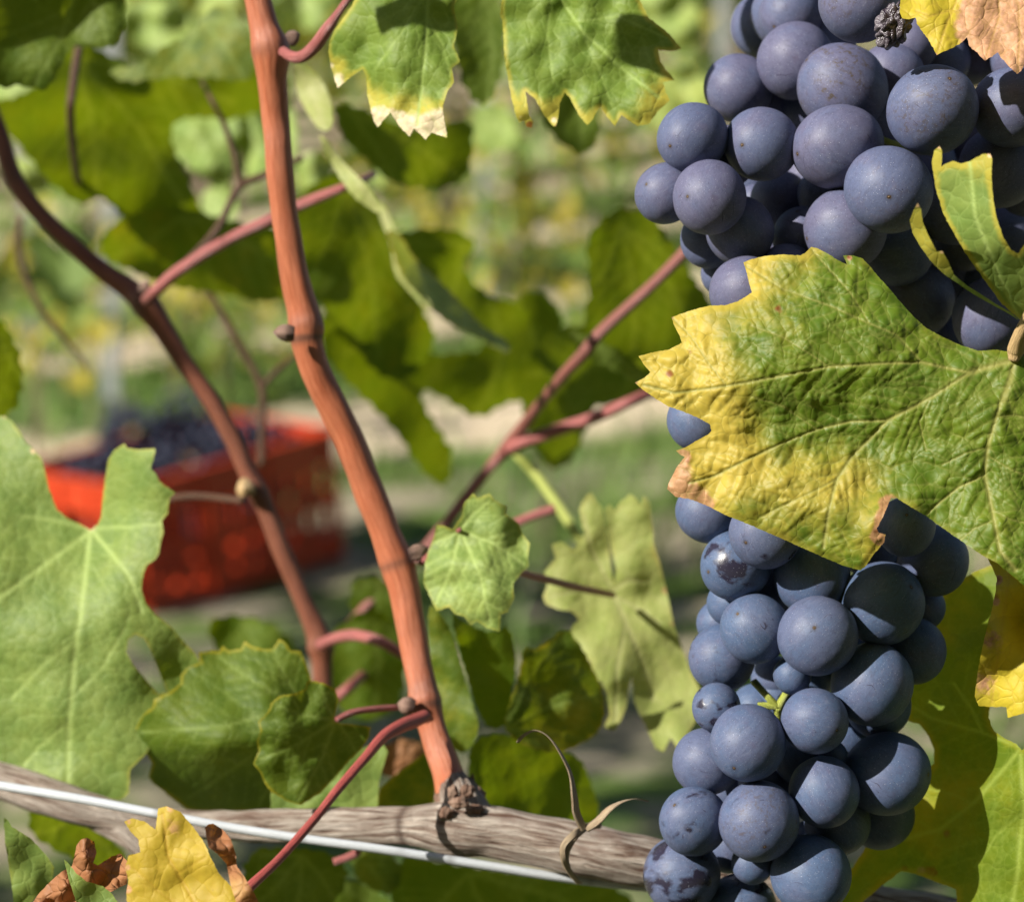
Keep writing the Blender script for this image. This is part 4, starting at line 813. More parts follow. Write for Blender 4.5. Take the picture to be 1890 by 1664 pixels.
# pale leaf seen from below
vleaf('pale yellow leaf underside with a crimson stalk, left of the lower bunch', [(1069, 939), (1075, 925), (1082, 914), (1091, 908), (1100, 924), (1110, 936), (1122, 990), (1128, 1050), (1133, 1078), (1137, 1050), (1128, 1010), (1119, 967), (1115, 939), (1125, 930), (1135, 942), (1144, 927), (1163, 911), (1175, 920), (1182, 933), (1189, 914), (1199, 927), (1204, 967), (1207, 1005), (1219, 1042), (1232, 1099), (1244, 1155), (1254, 1180), (1272, 1233), (1291, 1270), (1291, 1317), (1272, 1349), (1250, 1380), (1238, 1361), (1225, 1386), (1210, 1380), (1200, 1358), (1185, 1327), (1172, 1299), (1166, 1249), (1160, 1270), (1157, 1302), (1144, 1333), (1135, 1347), (1119, 1345), (1116, 1339), (1125, 1317), (1119, 1277), (1110, 1258), (1097, 1252), (1090, 1220), (1072, 1211), (1050, 1208), (1044, 1192), (1057, 1155), (1069, 1142), (1054, 1127), (1029, 1124), (1007, 1114), (1002, 1099), (1010, 1080), (1004, 1055), (1026, 1030), (1019, 1005), (1035, 999), (1060, 1015), (1079, 983), (1072, 958)],
      .600, 'pale', nrm=(-.3, .15, .94), step=4, pucker=.16, psp=34, wave=1.2, wavel=60, edgeyel=.4, edgew=12, ctrl=[(1130, 1096, -4), (1090, 920, 4), (1190, 930, 3), (1010, 1100, 3), (1150, 1250, 4), (1130, 1340, 6), (1210, 1180, -6), (1250, 1370, 2), (1200, 1280, -5), (1050, 1200, 4)], bblobs=[(1212, 1040, 16, .4), (1228, 1090, 10, .6), (1240, 1150, 9, .5)], yblobs=[(1205, 1020, 20, .4)],
      veins=[[(1131, 1096), (1160, 1160), (1190, 1230), (1205, 1290), 4], [(1131, 1096), (1180, 1125), (1215, 1150), 3], [(1131, 1090), (1090, 1010), (1078, 950), 3], [(1131, 1090), (1160, 1070), (1200, 1072), 3], [(1131, 1096), (1070, 1090), (1015, 1100), 2.5], [(1155, 1150), (1140, 1230), (1135, 1330), 2.5]], petiole=[(1131, 1097, .600, 6), (1080, 1087, .582, 7), (1020, 1072, .565, 7), (966, 1058, .551, 7), (900, 1040, .535, 7), (790, 1030, .54, 8)], pmat='red', seed=11)
# large pale green leaf on the left
vleaf('big light green leaf with a teardrop hole at the left edge', [(8, 768), (21, 776), (34, 793), (46, 814), (63, 831), (76, 843), (84, 873), (90, 902), (105, 940), (126, 957), (151, 968), (166, 978), (180, 968), (186, 955), (189, 923), (193, 886), (200, 848), (210, 831), (229, 818), (235, 827), (261, 829), (286, 827), (287, 835), (278, 864), (288, 875), (294, 888), (311, 900), (324, 909), (313, 919), (311, 936), (309, 949), (299, 961), (302, 982), (297, 999), (294, 1020), (286, 1033), (273, 1041), (265, 1058), (261, 1087), (269, 1113), (286, 1134), (315, 1155), (336, 1180), (357, 1201), (375, 1230), (360, 1290), (300, 1340), (270, 1390), (240, 1420), (238, 1463), (222, 1475), (148, 1470), (74, 1460), (0, 1440), (-70, 1400), (-110, 1250), (-100, 1050), (-80, 850), (-40, 770)],
      .555, 'green', nrm=(-.12, .22, .96), step=5.5, pucker=.14, psp=44, wave=1.6, wavel=110, edgeyel=.5, edgew=9, junction=(166, 980), holes=[[(236, 1180), (250, 1170), (266, 1178), (278, 1200), (290, 1230), (308, 1276), (292, 1280), (262, 1245), (245, 1225), (233, 1203)]], vw=4.5,
      ctrl=[(166, 978, -4), (40, 820, -6), (260, 850, 4), (100, 1150, 3), (0, 1050, 2), (200, 1150, 3), (330, 1190, -3), (140, 1420, -5), (260, 1380, -6), (-80, 1250, -6), (250, 1000, 2)], bblobs=[(166, 975, 14, .6), (60, 832, 8, .6), (10, 768, 8, .5)],
      veins=[[(166, 980), (152, 1100), (138, 1200), (128, 1330), (125, 1440), 5], [(166, 980), (90, 1036), (0, 1100), (-60, 1160), 4.5], [(170, 980), (200, 1015), (238, 1062), (262, 1130), 4], [(180, 975), (240, 972), (300, 965), 3], [(160, 975), (100, 960), (30, 950), 3.5], [(140, 1180), (80, 1225), (20, 1290), 3], [(130, 1290), (190, 1230), (230, 1160), 3], [(128, 1330), (70, 1380), (30, 1430), 3]], seed=12)
vleaf('toothed mid green leaf with shaded lower half above the left end of the old branch', [(366, 1204), (389, 1200), (404, 1202), (411, 1191), (422, 1200), (444, 1197), (452, 1182), (463, 1191), (485, 1197), (504, 1197), (515, 1178), (526, 1185), (537, 1200), (555, 1200), (563, 1219), (570, 1237), (575, 1256), (590, 1320), (570, 1400), (530, 1480), (480, 1500), (400, 1500), (345, 1495), (333, 1485), (315, 1471), (296, 1456), (285, 1448), (274, 1434), (281, 1408), (267, 1385), (255, 1367), (241, 1356), (252, 1341), (263, 1319), (281, 1304), (285, 1289), (311, 1278), (333, 1260), (333, 1245), (348, 1230), (370, 1222)],
      .545, 'mid', step=6, wave=1.2, wavel=70, edgeyel=.7, edgew=10, junction=(560, 1300), lobes=((260, 1350), (400, 1210), (350, 1470), (500, 1190), (480, 1480)), ctrl=[(400, 1210, -6), (260, 1350, -4), (400, 1330, 5), (400, 1385, 7), (380, 1430, -3), (380, 1490, -22), (540, 1200, -4), (560, 1300, 0), (500, 1380, 5), (500, 1480, -20), (280, 1430, -12)], yel0=.05, seed=13)
vleaf('small toothed green leaf on a thin pink stalk left of the orange cane base', [(567, 1256), (581, 1256), (600, 1261), (618, 1271), (625, 1290), (620, 1312), (616, 1330), (630, 1334), (659, 1337), (685, 1341), (681, 1360), (667, 1382), (644, 1404), (622, 1430), (592, 1463), (555, 1485), (530, 1478), (500, 1460), (489, 1445), (481, 1426), (467, 1408), (478, 1385), (474, 1367), (481, 1348), (476, 1332), (493, 1315), (500, 1297), (515, 1284), (548, 1278), (563, 1271)],
      .525, 'mid', nrm=(-.05, .1, .99), step=5, wave=.9, wavel=40, edgeyel=.75, edgew=7, junction=(620, 1328), lobes=((480, 1400), (510, 1300), (550, 1475), (590, 1265), (660, 1390)), ctrl=[(620, 1328, -2), (520, 1360, 4), (480, 1400, 1), (560, 1470, -2), (640, 1400, -6), (600, 1270, -1), (675, 1350, -6)], petiole=[(620, 1328, .526, 5), (650, 1314, .528, 6), (690, 1308, .531, 6), (735, 1305, .535, 6)], seed=14)
vleaf('plain green leaf tucked between the pink stalk and the old branch', [(500, 1455), (560, 1428), (640, 1392), (703, 1366), (716, 1386), (708, 1412), (700, 1441), (696, 1495), (600, 1510), (500, 1508)], .548, 'green', step=7, nrm=(.05, .1, .99), wave=1, edgeyel=.3, edgew=7, seed=15)
# leaves below and right of the cane base
vleaf('bright yellow green folded leaf right of the orange cane', [(790, 1110), (812, 1130), (835, 1165), (852, 1230), (872, 1300), (886, 1340), (872, 1378), (850, 1392), (826, 1370), (808, 1290), (792, 1200)], .575, 'mid', step=6, nrm=(-.2, .1, .97), yel0=.25, wave=1.5, seed=16, teeth=(3, 16))
vleaf('dark green leaf in shade below the small rounded leaf', [(828, 1125), (860, 1150), (910, 1170), (942, 1150), (955, 1230), (940, 1290), (952, 1330), (905, 1350), (880, 1310), (858, 1235)], .58, 'dark', step=7, nrm=(.42, -.1, .9), wave=1.5, seed=17, teeth=(3, 18))
vleaf('dark green leaf glowing yellow along its lower half, below the pale leaf', [(966, 1190), (985, 1200), (1010, 1185), (1045, 1155), (1075, 1195), (1095, 1235), (1112, 1270), (1118, 1310), (1110, 1345), (1080, 1370), (1030, 1392), (960, 1374), (925, 1340), (946, 1280), (962, 1230)], .58, 'mid', step=6, nrm=(.50, -.25, .83), yel0=.15, yblobs=[(1060, 1330, 60, .35)], junction=(930, 1345), lobes=((1100, 1280), (1040, 1170), (1080, 1365)), wave=1.5, seed=18, teeth=(4, 22), edgeyel=.4, edgew=8)
vleaf('large dark leaf behind the raffia tie', [(868, 1362), (930, 1350), (1000, 1382), (1070, 1392), (1090, 1440), (1110, 1500), (1080, 1570), (980, 1560), (900, 1530), (862, 1450)], .60, 'dark', step=8, nrm=(.6, -.2, .77), wave=1.5, seed=19, teeth=(4, 22))
vleaf('yellow green leaf just left of the cane base above the old branch', [(700, 1455), (738, 1422), (790, 1384), (806, 1420), (800, 1500), (690, 1505)], .57, 'mid', step=6, nrm=(-.1, .0, .99), yel0=.28, wave=1, seed=20, edgeyel=.5, edgew=8)
# front left corner
vleaf('yellow autumn leaf standing in front of the old branch at the bottom left', [(292, 1491), (307, 1487), (333, 1497), (348, 1515), (363, 1534), (378, 1556), (389, 1582), (404, 1611), (422, 1630), (440, 1645), (445, 1690), (420, 1740), (310, 1760), (238, 1710), (233, 1648), (237, 1622), (231, 1600), (237, 1578), (259, 1572), (255, 1548), (241, 1534), (229, 1515), (244, 1509), (267, 1515), (287, 1530), (290, 1508)],
      .435, 'yellow', nrm=(-.15, .1, .98), step=4, pucker=.16, psp=34, wave=.7, wavel=50, veins=[[(400, 1740), (350, 1650), (310, 1580), (300, 1500), 2.5], [(380, 1700), (300, 1650), (245, 1600), 2], [(330, 1610), (380, 1580), 1.6]], bblobs=[(320, 1525, 30, .45), (234, 1640, 12, .8), (234, 1600, 10, .7), (238, 1515, 8, .6), (318, 1590, 14, .35), (312, 1490, 10, .4)], rblobs=[(232, 1515, 6, .6), (232, 1640, 6, .5)], seed=21)
vleaf('curled brown dry leaf edge beside the yellow leaf', [(378, 1526), (385, 1520), (393, 1519), (411, 1530), (426, 1548), (435, 1574), (437, 1597), (452, 1619), (470, 1648), (490, 1690), (450, 1700), (436, 1664), (426, 1634), (418, 1593), (400, 1574), (385, 1563), (381, 1545)], .43, 'dry', step=3.5, jit=.2, nrm=(-.3, 0, .95), ctrl=[(378, 1526, 0), (400, 1540, -4), (426, 1560, 0), (425, 1600, -3), (450, 1630, 2), (470, 1690, 0), (395, 1565, 2)], yblobs=[(430, 1640, 30, .7)], wave=.6, seed=22)
vleaf('crumpled reddish brown dry leaf at the bottom left', [(50, 1680), (70, 1650), (93, 1626), (113, 1608), (133, 1597), (138, 1575), (141, 1560), (150, 1548), (160, 1545), (174, 1552), (178, 1574), (172, 1592), (180, 1596), (205, 1580), (222, 1574), (236, 1590), (235, 1630), (204, 1645), (170, 1650), (150, 1700), (90, 1720)], .47, 'dry', step=5, nrm=(-.2, .1, .97), wave=3.2, wavel=34, seed=23)
vleaf('green blade edge rising from the bottom left corner', [(7, 1508), (14, 1512), (22, 1526), (38, 1535), (55, 1545), (72, 1562), (89, 1582), (100, 1600), (96, 1625), (70, 1650), (44, 1680), (26, 1670), (20, 1620), (10, 1560)], .50, 'green', step=5, nrm=(.25, .05, .96), wave=1.2, seed=24, edgeyel=.3, edgew=7)
vleaf('narrow green leaf fold in front of the crumpled dry leaf', [(118, 1585), (128, 1594), (142, 1612), (160, 1626), (190, 1634), (208, 1650), (235, 1690), (170, 1720), (150, 1690), (136, 1650), (126, 1620)], .46, 'green', step=5, nrm=(.2, .2, .96), wave=1.2, seed=25, edgeyel=.3, edgew=7)

# ------------------------------------------------------------------ leaves deeper in the row, out of focus
def deep(label, outline, d, mat, nrm, seed, teeth=(9, 30, 1.08), **kw):
    if 'junction' not in kw:
        q = np.array(outline, float); c = q.mean(0); j = q[np.argmin(q[:, 1] + .3 * np.abs(q[:, 0] - c[0]))]; jn = j * .82 + c * .18
        dd = np.hypot(*(q - jn).T); ordr = np.argsort(-dd); lob = []
        for k in ordr:
            if all(np.hypot(*(q[k] - np.array(l))) > dd.max() * .45 for l in lob): lob.append(tuple(q[k]))
            if len(lob) == 4: break
        kw['junction'] = tuple(jn); kw['lobes'] = tuple(lob)
    kw.setdefault('vw', 4.0)
    kw.setdefault('wave', 3.0); kw.setdefault('wavel', 110)
    return vleaf(label, outline, d, mat, nrm=nrm, step=7, seed=seed, teeth=teeth, **kw)
G = (.63, -.27, .73)
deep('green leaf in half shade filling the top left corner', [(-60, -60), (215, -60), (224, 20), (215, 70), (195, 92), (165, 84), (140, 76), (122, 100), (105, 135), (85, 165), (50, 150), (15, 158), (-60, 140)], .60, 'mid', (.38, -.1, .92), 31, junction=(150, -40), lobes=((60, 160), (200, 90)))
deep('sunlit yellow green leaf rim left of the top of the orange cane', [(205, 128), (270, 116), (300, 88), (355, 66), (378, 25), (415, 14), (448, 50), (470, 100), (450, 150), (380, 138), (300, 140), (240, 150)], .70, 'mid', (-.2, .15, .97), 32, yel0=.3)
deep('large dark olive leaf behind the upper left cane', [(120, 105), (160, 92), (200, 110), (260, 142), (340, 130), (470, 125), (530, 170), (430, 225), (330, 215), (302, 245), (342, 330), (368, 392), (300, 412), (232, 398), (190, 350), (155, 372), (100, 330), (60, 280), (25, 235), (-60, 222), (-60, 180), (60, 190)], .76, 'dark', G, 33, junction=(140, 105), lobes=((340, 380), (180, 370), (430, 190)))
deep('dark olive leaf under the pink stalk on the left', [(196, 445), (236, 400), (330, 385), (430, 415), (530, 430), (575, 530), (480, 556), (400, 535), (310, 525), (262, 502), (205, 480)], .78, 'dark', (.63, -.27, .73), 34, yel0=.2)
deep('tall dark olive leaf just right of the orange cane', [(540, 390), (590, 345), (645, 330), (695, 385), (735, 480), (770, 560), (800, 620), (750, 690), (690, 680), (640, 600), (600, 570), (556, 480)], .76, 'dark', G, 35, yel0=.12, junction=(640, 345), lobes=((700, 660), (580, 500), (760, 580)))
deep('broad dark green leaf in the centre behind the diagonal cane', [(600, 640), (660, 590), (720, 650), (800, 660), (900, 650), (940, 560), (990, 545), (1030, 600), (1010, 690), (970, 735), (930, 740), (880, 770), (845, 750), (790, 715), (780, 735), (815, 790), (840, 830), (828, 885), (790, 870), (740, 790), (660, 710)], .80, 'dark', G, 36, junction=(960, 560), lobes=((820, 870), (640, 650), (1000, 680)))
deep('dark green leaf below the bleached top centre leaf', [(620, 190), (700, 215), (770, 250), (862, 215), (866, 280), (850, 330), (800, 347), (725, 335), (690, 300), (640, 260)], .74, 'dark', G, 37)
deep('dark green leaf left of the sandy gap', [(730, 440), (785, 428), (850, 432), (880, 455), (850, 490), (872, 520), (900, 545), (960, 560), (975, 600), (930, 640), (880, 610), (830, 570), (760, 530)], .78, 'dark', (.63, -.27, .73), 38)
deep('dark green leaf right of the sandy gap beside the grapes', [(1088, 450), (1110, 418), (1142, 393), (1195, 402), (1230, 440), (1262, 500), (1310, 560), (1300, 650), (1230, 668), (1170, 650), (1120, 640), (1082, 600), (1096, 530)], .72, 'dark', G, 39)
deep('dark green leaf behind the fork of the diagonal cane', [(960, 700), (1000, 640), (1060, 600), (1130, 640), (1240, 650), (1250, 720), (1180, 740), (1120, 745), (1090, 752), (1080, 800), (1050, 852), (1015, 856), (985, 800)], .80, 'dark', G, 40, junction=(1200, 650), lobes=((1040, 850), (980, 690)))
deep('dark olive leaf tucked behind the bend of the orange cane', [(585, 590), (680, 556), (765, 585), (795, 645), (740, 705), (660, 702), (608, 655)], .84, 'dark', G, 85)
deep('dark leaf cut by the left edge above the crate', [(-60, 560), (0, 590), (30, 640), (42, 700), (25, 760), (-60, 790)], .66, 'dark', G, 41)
deep('pale sunlit leaf behind the upper left of the orange cane', [(298, 240), (335, 190), (370, 172), (395, 200), (440, 215), (430, 290), (420, 350), (395, 340), (360, 310), (330, 290)], .98, 'green', (-.35, .25, .9), 42, wave=6, wavel=60)
deep('sunlit green leaf touching the orange cane from behind', [(378, 160), (430, 115), (500, 105), (540, 200), (545, 300), (490, 320), (455, 335), (440, 270), (430, 210)], .98, 'green', (-.2, .25, .95), 43, wave=6, wavel=60)
deep('pale green leaf scrap under the sunlit leaf by the orange cane', [(395, 335), (430, 345), (440, 390), (415, 425), (380, 410), (370, 370)], 1.0, 'green', (-.2, .2, .95), 44, yel0=.2)
deep('pale rolled leaf margin right of the orange cane', [(540, 110), (565, 120), (592, 142), (612, 185), (616, 232), (600, 244), (585, 236), (565, 205), (546, 170)], .62, 'pale', (-.3, .2, .93), 45, teeth=(2, 20))
deep('narrow pale leaf edge twisting down to the right', [(586, 245), (605, 258), (624, 288), (650, 316), (682, 345), (702, 378), (700, 396), (680, 384), (650, 362), (622, 322), (600, 280)], .612, 'pale', (-.3, .2, .93), 46, teeth=(2, 16))
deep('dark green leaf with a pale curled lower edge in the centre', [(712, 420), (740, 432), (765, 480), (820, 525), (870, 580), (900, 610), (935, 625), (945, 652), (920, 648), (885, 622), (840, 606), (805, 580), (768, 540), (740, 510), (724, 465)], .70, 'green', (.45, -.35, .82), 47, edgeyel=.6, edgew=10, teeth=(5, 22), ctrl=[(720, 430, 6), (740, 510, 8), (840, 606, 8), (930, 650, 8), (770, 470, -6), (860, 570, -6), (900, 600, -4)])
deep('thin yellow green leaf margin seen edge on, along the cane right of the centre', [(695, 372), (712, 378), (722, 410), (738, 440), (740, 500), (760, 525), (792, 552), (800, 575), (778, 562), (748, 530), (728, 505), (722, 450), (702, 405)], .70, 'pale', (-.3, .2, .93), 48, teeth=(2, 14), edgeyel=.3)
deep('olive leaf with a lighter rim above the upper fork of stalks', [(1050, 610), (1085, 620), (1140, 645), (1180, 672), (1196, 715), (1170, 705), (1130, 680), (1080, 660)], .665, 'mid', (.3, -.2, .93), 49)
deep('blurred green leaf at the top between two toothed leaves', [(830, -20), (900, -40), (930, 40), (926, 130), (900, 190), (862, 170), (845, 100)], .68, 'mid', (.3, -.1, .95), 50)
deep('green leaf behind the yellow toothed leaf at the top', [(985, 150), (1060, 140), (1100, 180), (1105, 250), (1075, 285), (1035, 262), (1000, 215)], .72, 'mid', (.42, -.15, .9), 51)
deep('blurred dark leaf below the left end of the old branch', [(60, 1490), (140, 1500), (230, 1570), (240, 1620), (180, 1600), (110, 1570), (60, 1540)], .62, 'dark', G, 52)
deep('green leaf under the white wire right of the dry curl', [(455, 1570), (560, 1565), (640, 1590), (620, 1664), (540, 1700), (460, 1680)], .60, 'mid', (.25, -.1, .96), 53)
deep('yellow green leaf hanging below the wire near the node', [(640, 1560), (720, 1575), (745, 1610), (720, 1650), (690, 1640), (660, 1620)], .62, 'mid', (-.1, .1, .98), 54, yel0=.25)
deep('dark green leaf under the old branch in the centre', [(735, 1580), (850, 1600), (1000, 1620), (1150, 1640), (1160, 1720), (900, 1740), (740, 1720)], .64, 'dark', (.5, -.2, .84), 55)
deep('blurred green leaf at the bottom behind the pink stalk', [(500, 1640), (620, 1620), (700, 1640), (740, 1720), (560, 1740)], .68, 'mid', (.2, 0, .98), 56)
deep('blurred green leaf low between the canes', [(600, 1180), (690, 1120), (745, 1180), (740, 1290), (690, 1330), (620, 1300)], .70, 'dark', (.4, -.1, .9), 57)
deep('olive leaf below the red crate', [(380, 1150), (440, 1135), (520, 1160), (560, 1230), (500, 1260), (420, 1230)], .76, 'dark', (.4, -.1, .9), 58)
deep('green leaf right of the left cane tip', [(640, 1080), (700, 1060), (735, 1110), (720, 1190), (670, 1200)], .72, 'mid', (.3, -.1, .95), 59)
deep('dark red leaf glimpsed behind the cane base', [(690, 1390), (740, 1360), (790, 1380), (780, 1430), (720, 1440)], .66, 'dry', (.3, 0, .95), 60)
EX = [([(225, 20), (270, 0), (330, 10), (360, 50), (330, 95), (270, 90), (235, 60)], 1.25), ([(120, -20), (220, -20), (240, 30), (200, 60), (140, 40)], 1.5), ([(330, -30), (420, -30), (445, 10), (400, 40), (345, 20)], 1.35), ([(555, -20), (620, -20), (600, 40), (560, 60)], 1.2), ([(545, 300), (600, 270), (620, 330), (580, 360), (548, 345)], 1.1), ([(20, 290), (80, 300), (95, 350), (50, 380), (15, 340)], 1.3), ([(0, 100), (70, 160), (60, 215), (0, 215), (-40, 160)], 1.15), ([(1120, 20), (1180, -20), (1270, -20), (1300, 60), (1240, 110)], 1.4), ([(1180, 150), (1250, 120), (1320, 160), (1290, 250), (1220, 240)], 1.3), ([(870, 200), (930, 190), (960, 250), (910, 290), (870, 260)], 1.5), ([(700, 260), (720, 300), (700, 350), (670, 320)], 1.4)]
PL = ['upper left near the corner', 'above the top left leaf', 'beside the top of the orange cane', 'right of the orange cane top', 'behind the orange cane at its upper middle', 'behind the left cane near the left edge', 'under the top left leaf', 'behind the yellow toothed leaf', 'beside the leftmost upper grapes', 'below the yellow toothed leaf', 'behind the bleached leaf']
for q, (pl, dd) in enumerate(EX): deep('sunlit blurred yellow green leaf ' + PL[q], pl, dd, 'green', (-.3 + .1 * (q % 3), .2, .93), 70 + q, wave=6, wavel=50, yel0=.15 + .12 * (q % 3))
shade_leaf([(-40, 180), (60, 200), (200, 400), (330, 540), (420, 700), (440, 800), (380, 830), (300, 720), (180, 600), (60, 480), (-40, 380)], .655, .30, 'unseen long leaf added outside the left edge to shade the left cane')  # added out of view so the upper left cane falls in shade

# ------------------------------------------------------------------ canes, old branch, wire
def cane(label, cat, path, mat, nodes=(), name='cane', **kw):
    e = empty(name, P(*path[-1][:3])); tag(e, label, cat)
    tube('stem', path, M[mat], e, nodes=nodes, **kw); return e
C1 = cane('thick orange brown cane rising from the old branch to the top edge', 'cane', [(466, -40, .530, 24), (476, 0, .530, 24), (488, 50, .530, 27), (499, 95, .530, 35), (502, 150, .531, 28), (509, 220, .532, 25.5), (515, 300, .532, 25), (526, 400, .533, 25), (542, 500, .534, 26.5), (559, 570, .535, 30), (565, 605, .535, 33), (568, 635, .535, 29), (585, 690, .536, 28), (614, 750, .537, 27.5), (644, 810, .538, 27.5), (678, 900, .539, 29), (710, 980, .539, 28.5), (732, 1040, .539, 32), (748, 1100, .538, 29), (764, 1190, .536, 26), (778, 1262, .534, 27), (784, 1296, .533, 32), (796, 1335, .532, 26), (812, 1385, .530, 27), (828, 1432, .527, 29), (842, 1475, .524, 36), (850, 1510, .522, 42)],
          'cane', nodes=[(500, 92, 14, .45), (567, 624, 7, 1.0), (560, 600, 18, .4), (732, 1042, 10, .7), (784, 1305, 8, .9), (784, 1275, 18, .35), (848, 1500, 30, .7)], n=8, seg=28, rough=.035, seed=2)
bud('bud', 543, 616, .527, 15, R(175), M['bud'], C1, 1.9, 3); bud('bud', 530, 74, .524, 14, R(25), M['bud'], C1, 1.4, 4); bud('bud', 756, 1022, .533, 13, R(20), M['bud'], C1, 2.0, 5); bud('bud', 765, 1306, .528, 15, R(165), M['bud'], C1, 1.6, 6)
C2 = cane('dull red brown cane crossing the left side in front of the crate', 'cane', [(-30, 170, .655, 14), (0, 245, .655, 15), (22, 320, .655, 17), (60, 380, .654, 16), (112, 432, .653, 16), (182, 494, .652, 17), (240, 535, .651, 21), (268, 560, .65, 26), (300, 605, .65, 20), (342, 672, .65, 17), (392, 742, .65, 17), (430, 810, .65, 17), (455, 868, .65, 17), (475, 905, .65, 20), (492, 945, .65, 17), (522, 1020, .65, 18), (556, 1100, .65, 17), (584, 1165, .65, 21), (592, 1195, .65, 25), (594, 1225, .65, 19), (596, 1300, .65, 18), (600, 1400, .65, 18)],
          'cane2', nodes=[(268, 560, 16, .9), (475, 905, 14, .5), (590, 1190, 14, .3), (22, 330, 14, .8)], seed=3, n=6)
bud('bud', 455, 915, .645, 17, R(100), M['petiole'], C2, 1.5, 3); bud('bud', 262, 540, .645, 12, R(60), M['bud'], C2, 1.5, 4)
C3 = cane('pinkish brown cane running diagonally behind the orange cane', 'cane', [(1330, 390, .652, 10.2), (1265, 464, .653, 10.6), (1200, 530, .654, 10.2), (1110, 612, .656, 11.0), (1075, 655, .658, 11.9), (1040, 692, .668, 10.2), (985, 760, .695, 10.2), (940, 822, .72, 14.4), (920, 845, .72, 11.0), (880, 892, .72, 10.2), (812, 980, .72, 10.2), (760, 1040, .72, 9.3), (700, 1092, .72, 9.3), (640, 1160, .72, 9.3)], 'dull', nodes=[(940, 825, 14, .5), (1075, 655, 14, .4)], seed=5, n=6)
def stalk(label, path, mat, **kw):
    path = [(a, b, c, r * .88) for a, b, c, r in path]
    o = tube('leaf_stalk', path, M[mat], None, 7, 14, .05, **kw); tag(o, label, 'stalk')
stalk('pink stalk branching right from the diagonal cane fork', [(938, 828, .715, 12), (968, 814, .71, 14), (1010, 800, .705, 14), (1060, 783, .70, 13), (1110, 765, .695, 12.5), (1160, 742, .69, 12), (1230, 712, .70, 11), (1300, 680, .71, 10)], 'pink', seed=6)
stalk('pale green stalk hanging below the diagonal cane fork', [(940, 826, .722, 9), (960, 846, .720, 9), (985, 872, .72, 10), (1020, 918, .715, 11), (1055, 970, .71, 11), (1085, 1015, .71, 10)], 'stalk', seed=7)
stalk('short pink stalk right of the small rounded leaf', [(930, 975, .66, 10), (975, 955, .66, 10), (1025, 938, .66, 10)], 'pink', seed=8)
stalk('long pink stalk passing behind the orange cane from the left cane node', [(268, 556, .645, 12), (295, 530, .642, 13), (335, 496, .638, 13), (420, 443, .634, 12.5), (500, 405, .63, 12.5), (560, 376, .63, 12), (645, 342, .625, 9.5), (690, 322, .65, 7)], 'pink', nodes=[(270, 555, 20, .6)], seed=9)
stalk('thick pink stalk hooking off the top node of the orange cane', [(522, 95, .525, 11), (540, 105, .522, 12), (560, 104, .52, 13), (582, 84, .518, 14), (604, 54, .516, 13), (622, 28, .516, 9), (645, -5, .516, 8), (670, -40, .516, 8)], 'pink', seed=10)
stalk('crimson stalk arching from the cane base down over the wire', [(786, 1320, .525, 13), (765, 1330, .522, 15), (735, 1342, .517, 14), (705, 1362, .512, 12), (670, 1402, .506, 10.5), (625, 1455, .50, 10), (570, 1523, .493, 9.5), (510, 1590, .486, 10), (455, 1642, .48, 11), (420, 1690, .478, 11)], 'red', nodes=[(780, 1322, 14, .3)], seed=11)
stalk('pink stalk leaving the left cane node towards the orange cane', [(592, 1190, .645, 13), (618, 1178, .64, 12), (655, 1172, .635, 12.5), (700, 1183, .63, 12), (750, 1210, .63, 11)], 'pink', seed=12)
stalk('short pink stalk low between the two canes', [(590, 1310, .70, 10), (640, 1272, .68, 11), (690, 1225, .72, 10)], 'pink', seed=13)
stalk('dark forked twig behind the pink stalk', [(290, 540, .70, 8), (340, 490, .70, 8), (400, 425, .70, 8), (440, 348, .70, 8), (490, 322, .70, 8), (560, 290, .70, 7)], 'twig', seed=14)
stalk('dark thin twig above the forked twig', [(445, 345, .70, 7), (430, 280, .70, 6.5), (412, 225, .70, 6), (388, 180, .70, 5), (372, 150, .72, 3)], 'twig', seed=15)
stalk('dark brown stalk hanging in front of the large olive leaf', [(146, 88, .68, 9), (136, 150, .68, 9), (130, 210, .68, 8.5), (138, 300, .72, 8), (152, 372, .79, 8)], 'twig', seed=16)
stalk('thin brown twig at the left in front of the metal post', [(40, 400, .85, 7), (35, 470, .85, 7), (70, 560, .85, 7), (110, 615, .85, 6), (150, 662, .85, 4), (165, 690, .85, 2)], 'twig', seed=17)
stalk('thin dark twig forking above the crate', [(482, 860, .80, 8), (484, 790, .80, 8), (482, 715, .80, 8), (445, 640, .80, 8), (405, 570, .80, 7), (365, 500, .80, 6), (340, 450, .80, 4)], 'twig', seed=18)
stalk('short dark side twig above the crate', [(482, 715, .80, 7), (510, 685, .80, 6), (545, 655, .80, 4), (580, 630, .80, 3)], 'twig', seed=19)
stalk('thin brown stalk from the pale bud of the left cane', [(300, 922, .66, 7), (350, 915, .655, 7), (400, 918, .652, 7), (450, 925, .648, 7)], 'twig', seed=20)
stalk('thin pink stalk stub under the wire', [(616, 1590, .56, 8), (640, 1582, .56, 9), (660, 1570, .56, 9), (662, 1545, .56, 8)], 'pink', seed=21)

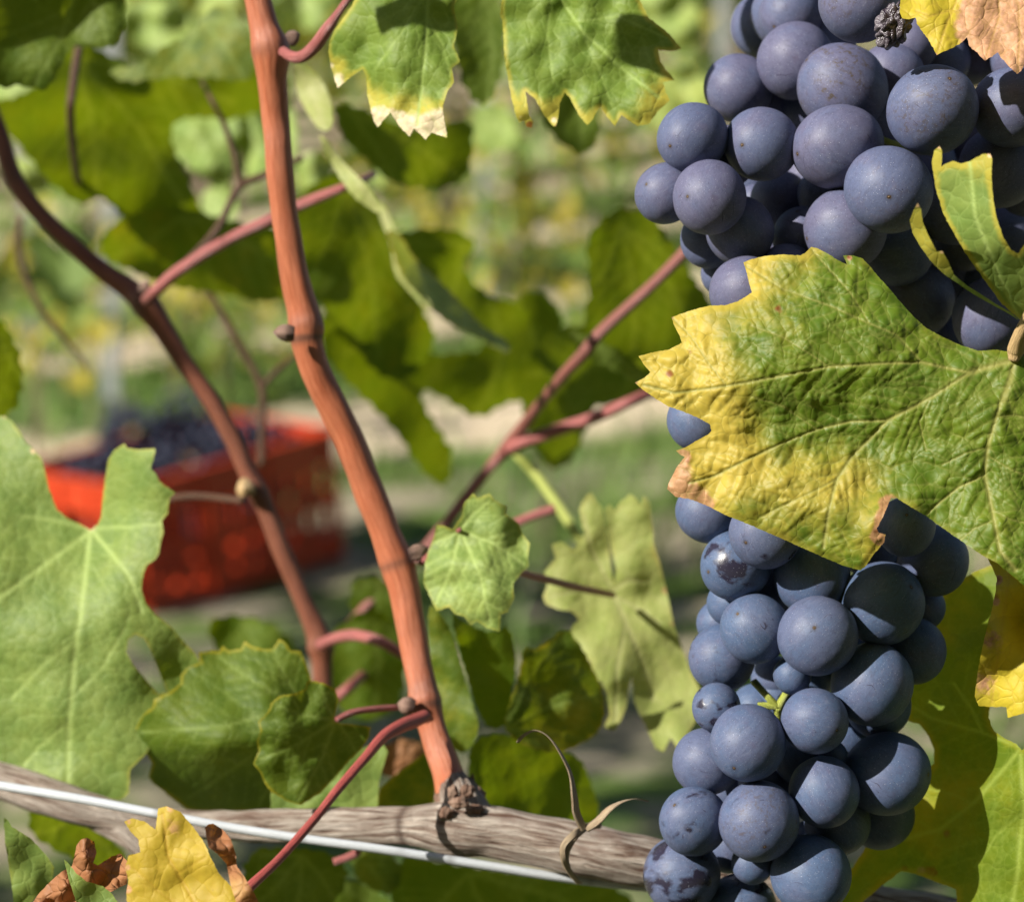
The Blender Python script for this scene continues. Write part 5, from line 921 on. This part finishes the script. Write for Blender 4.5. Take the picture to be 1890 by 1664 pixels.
CD = empty('old_branch', P(850, 1530, .52)); tag(CD, 'grey fibrous old vine branch running across the bottom behind the grapes', 'branch')
tube('stem', [(-120, 1400, .56, 30), (0, 1440, .555, 34), (90, 1470, .55, 35), (180, 1500, .548, 32), (270, 1517, .546, 27), (370, 1521, .544, 26), (480, 1524, .538, 30), (600, 1522, .531, 32), (700, 1523, .526, 33), (752, 1524, .523, 34), (790, 1524, .521, 41), (820, 1526, .52, 49), (850, 1528, .519, 52), (905, 1534, .518, 47), (1000, 1552, .517, 48), (1100, 1574, .516, 49), (1200, 1592, .517, 46), (1300, 1612, .52, 46), (1500, 1656, .525, 47), (1700, 1692, .53, 47), (1950, 1740, .535, 48)], M['bark'], CD, n=9, seg=44, rough=.05, ridges=.06, seed=4, nodes=[(752, 1524, 7, 1.0), (800, 1530, 9, .35), (835, 1545, 16, .6)])
tube('side_spur', [(150, 1490, .55, 26), (200, 1520, .548, 24), (240, 1545, .545, 20), (270, 1575, .543, 16), (290, 1600, .542, 12)], M['bark'], CD, seg=24, ridges=.08, seed=5)
tube('knot', [(866, 1536, .523, 50), (858, 1504, .521, 46), (850, 1474, .522, 38), (841, 1444, .527, 28)], M['bark'], CD, n=12, seg=60, rough=.10, ridges=.12, seed=6, nodes=[(848, 1450, 26, .6)])
def lump(x, y, d, r, sx, sy, seed, par):
    bm = bmesh.new(); bmesh.ops.create_icosphere(bm, subdivisions=4, radius=1); V = []
    for v in bm.verts:
        c = v.co; k = 1 + .40 * noise.noise(c * 1.6 + Vector((seed * 3.1, 0, 0))) + .16 * noise.noise(c * 4.5 + Vector((0, seed * 2.3, 0))); k *= r * mmpx(d)
        V.append(P(x, y, d) + RT * c.x * k * sx + UP * c.y * k * sy - FW * c.z * k * .8)
    F = [[v.index for v in f.verts] for f in bm.faces]; tu = [(v.co.x * .08 + .5, v.co.y * r * mmpx(d) * 35 + seed, 0) for v in bm.verts]; bm.free()
    o = mesh_obj('bark_lump', V, F, M['collar'], par); vattr(o, 'tu', tu); fattr(o, 'nod', [.35 + .3 * (seed % 3 == 0)] * len(V))
for q, (x, y, dd, r, sx, sy) in enumerate(((812, 1478, .513, 17, .8, 1.2), (836, 1462, .506, 14, .9, 1.3), (862, 1460, .506, 16, 1.1, 1.0), (884, 1468, .513, 17, .8, 1.2), (848, 1482, .503, 17, 1.3, .8), (822, 1500, .505, 16, 1.1, .9), (878, 1494, .506, 17, 1.2, .8), (800, 1506, .512, 13, .8, 1.0), (872, 1440, .522, 9, .5, 1.6))):
    lump(x, y, dd + .0095, r * .8, sx, sy, q + 1, CD)
o = tube('trellis_wire', [(-150, 1424, .515, 8.5), (0, 1449, .513, 8.5), (150, 1474, .511, 8.5), (290, 1501, .51, 8.5), (430, 1527, .51, 8.5), (560, 1547, .51, 8.5), (700, 1566, .511, 8.5), (900, 1597, .514, 8.5), (1050, 1621, .517, 8), (1180, 1637, .522, 7), (1320, 1652, .53, 7), (1900, 1720, .53, 7)], M['wire'], None, 14, 14, .01, seed=8, nodes=[(735, 1572, 4, .7), (832, 1587, 3, .9), (1085, 1625, 4, .6), (290, 1502, 5, .4), (560, 1547, 4, .3)])  # dark bands painted on the wire: cast shadows and stains
tag(o, 'white coated trellis wire running along the old branch', 'wire')

# raffia tie round the old branch
def ribbon(name, path, mat, parent, tw=0.0):
    c = catmull(path, 10); W = np.array([P(*q[:3]) for q in c]); T = np.gradient(W, axis=0); T /= np.linalg.norm(T, axis=1)[:, None]; V, tu, F = [], [], []
    for i in range(len(W)):
        side = np.cross(T[i], FW); side /= np.linalg.norm(side); a = tw * i / len(W); bn = np.cross(T[i], side); s = side * math.cos(a) + bn * math.sin(a); b2 = np.cross(T[i], s)
        w = c[i][3] * .78 * mmpx(c[i][2])
        for u, h in ((-1, 0), (-.5, .35), (0, .2), (.5, .35), (1, 0), (.5, -.05), (0, -.2), (-.5, -.05)):
            V.append(W[i] + s * u * w + b2 * (h * w * .5)); tu.append((u * .5 + .5, i * .1, 0))
    for i in range(len(W) - 1):
        for k in range(8): F.append((i * 8 + k, i * 8 + (k + 1) % 8, i * 8 + 8 + (k + 1) % 8, i * 8 + 8 + k))
    o = mesh_obj(name, V, F, mat, parent); vattr(o, 'tu', tu); fattr(o, 'nod', [0] * len(V)); return o
TI = empty('raffia_tie', P(1070, 1530, .49)); tag(TI, 'dry raffia tie knotted round the old branch with two curling ends', 'tie')
ribbon('tail', [(1078, 1530, .488, 9), (1064, 1500, .486, 10), (1060, 1470, .485, 10), (1052, 1425, .485, 8), (1030, 1382, .485, 9), (1008, 1356, .486, 9), (985, 1348, .487, 8), (966, 1357, .488, 7), (955, 1370, .489, 4)], M['raffia'], TI, 2.6)
ribbon('tail', [(1082, 1530, .488, 8), (1104, 1514, .487, 10), (1125, 1492, .487, 11), (1150, 1478, .488, 8), (1175, 1474, .489, 6), (1197, 1478, .49, 3)], M['raffia'], TI, -2.4)
ribbon('wrap', [(1088, 1522, .494, 7), (1074, 1528, .489, 8), (1056, 1542, .486, 9), (1040, 1562, .486, 8), (1042, 1590, .488, 8), (1056, 1614, .494, 7), (1070, 1630, .505, 7)], M['raffia'], TI, .3)
ribbon('wrap', [(1110, 1524, .50, 6), (1085, 1526, .492, 7), (1060, 1548, .487, 6), (1046, 1578, .487, 6), (1050, 1606, .492, 6)], M['raffia'], TI, -.3)
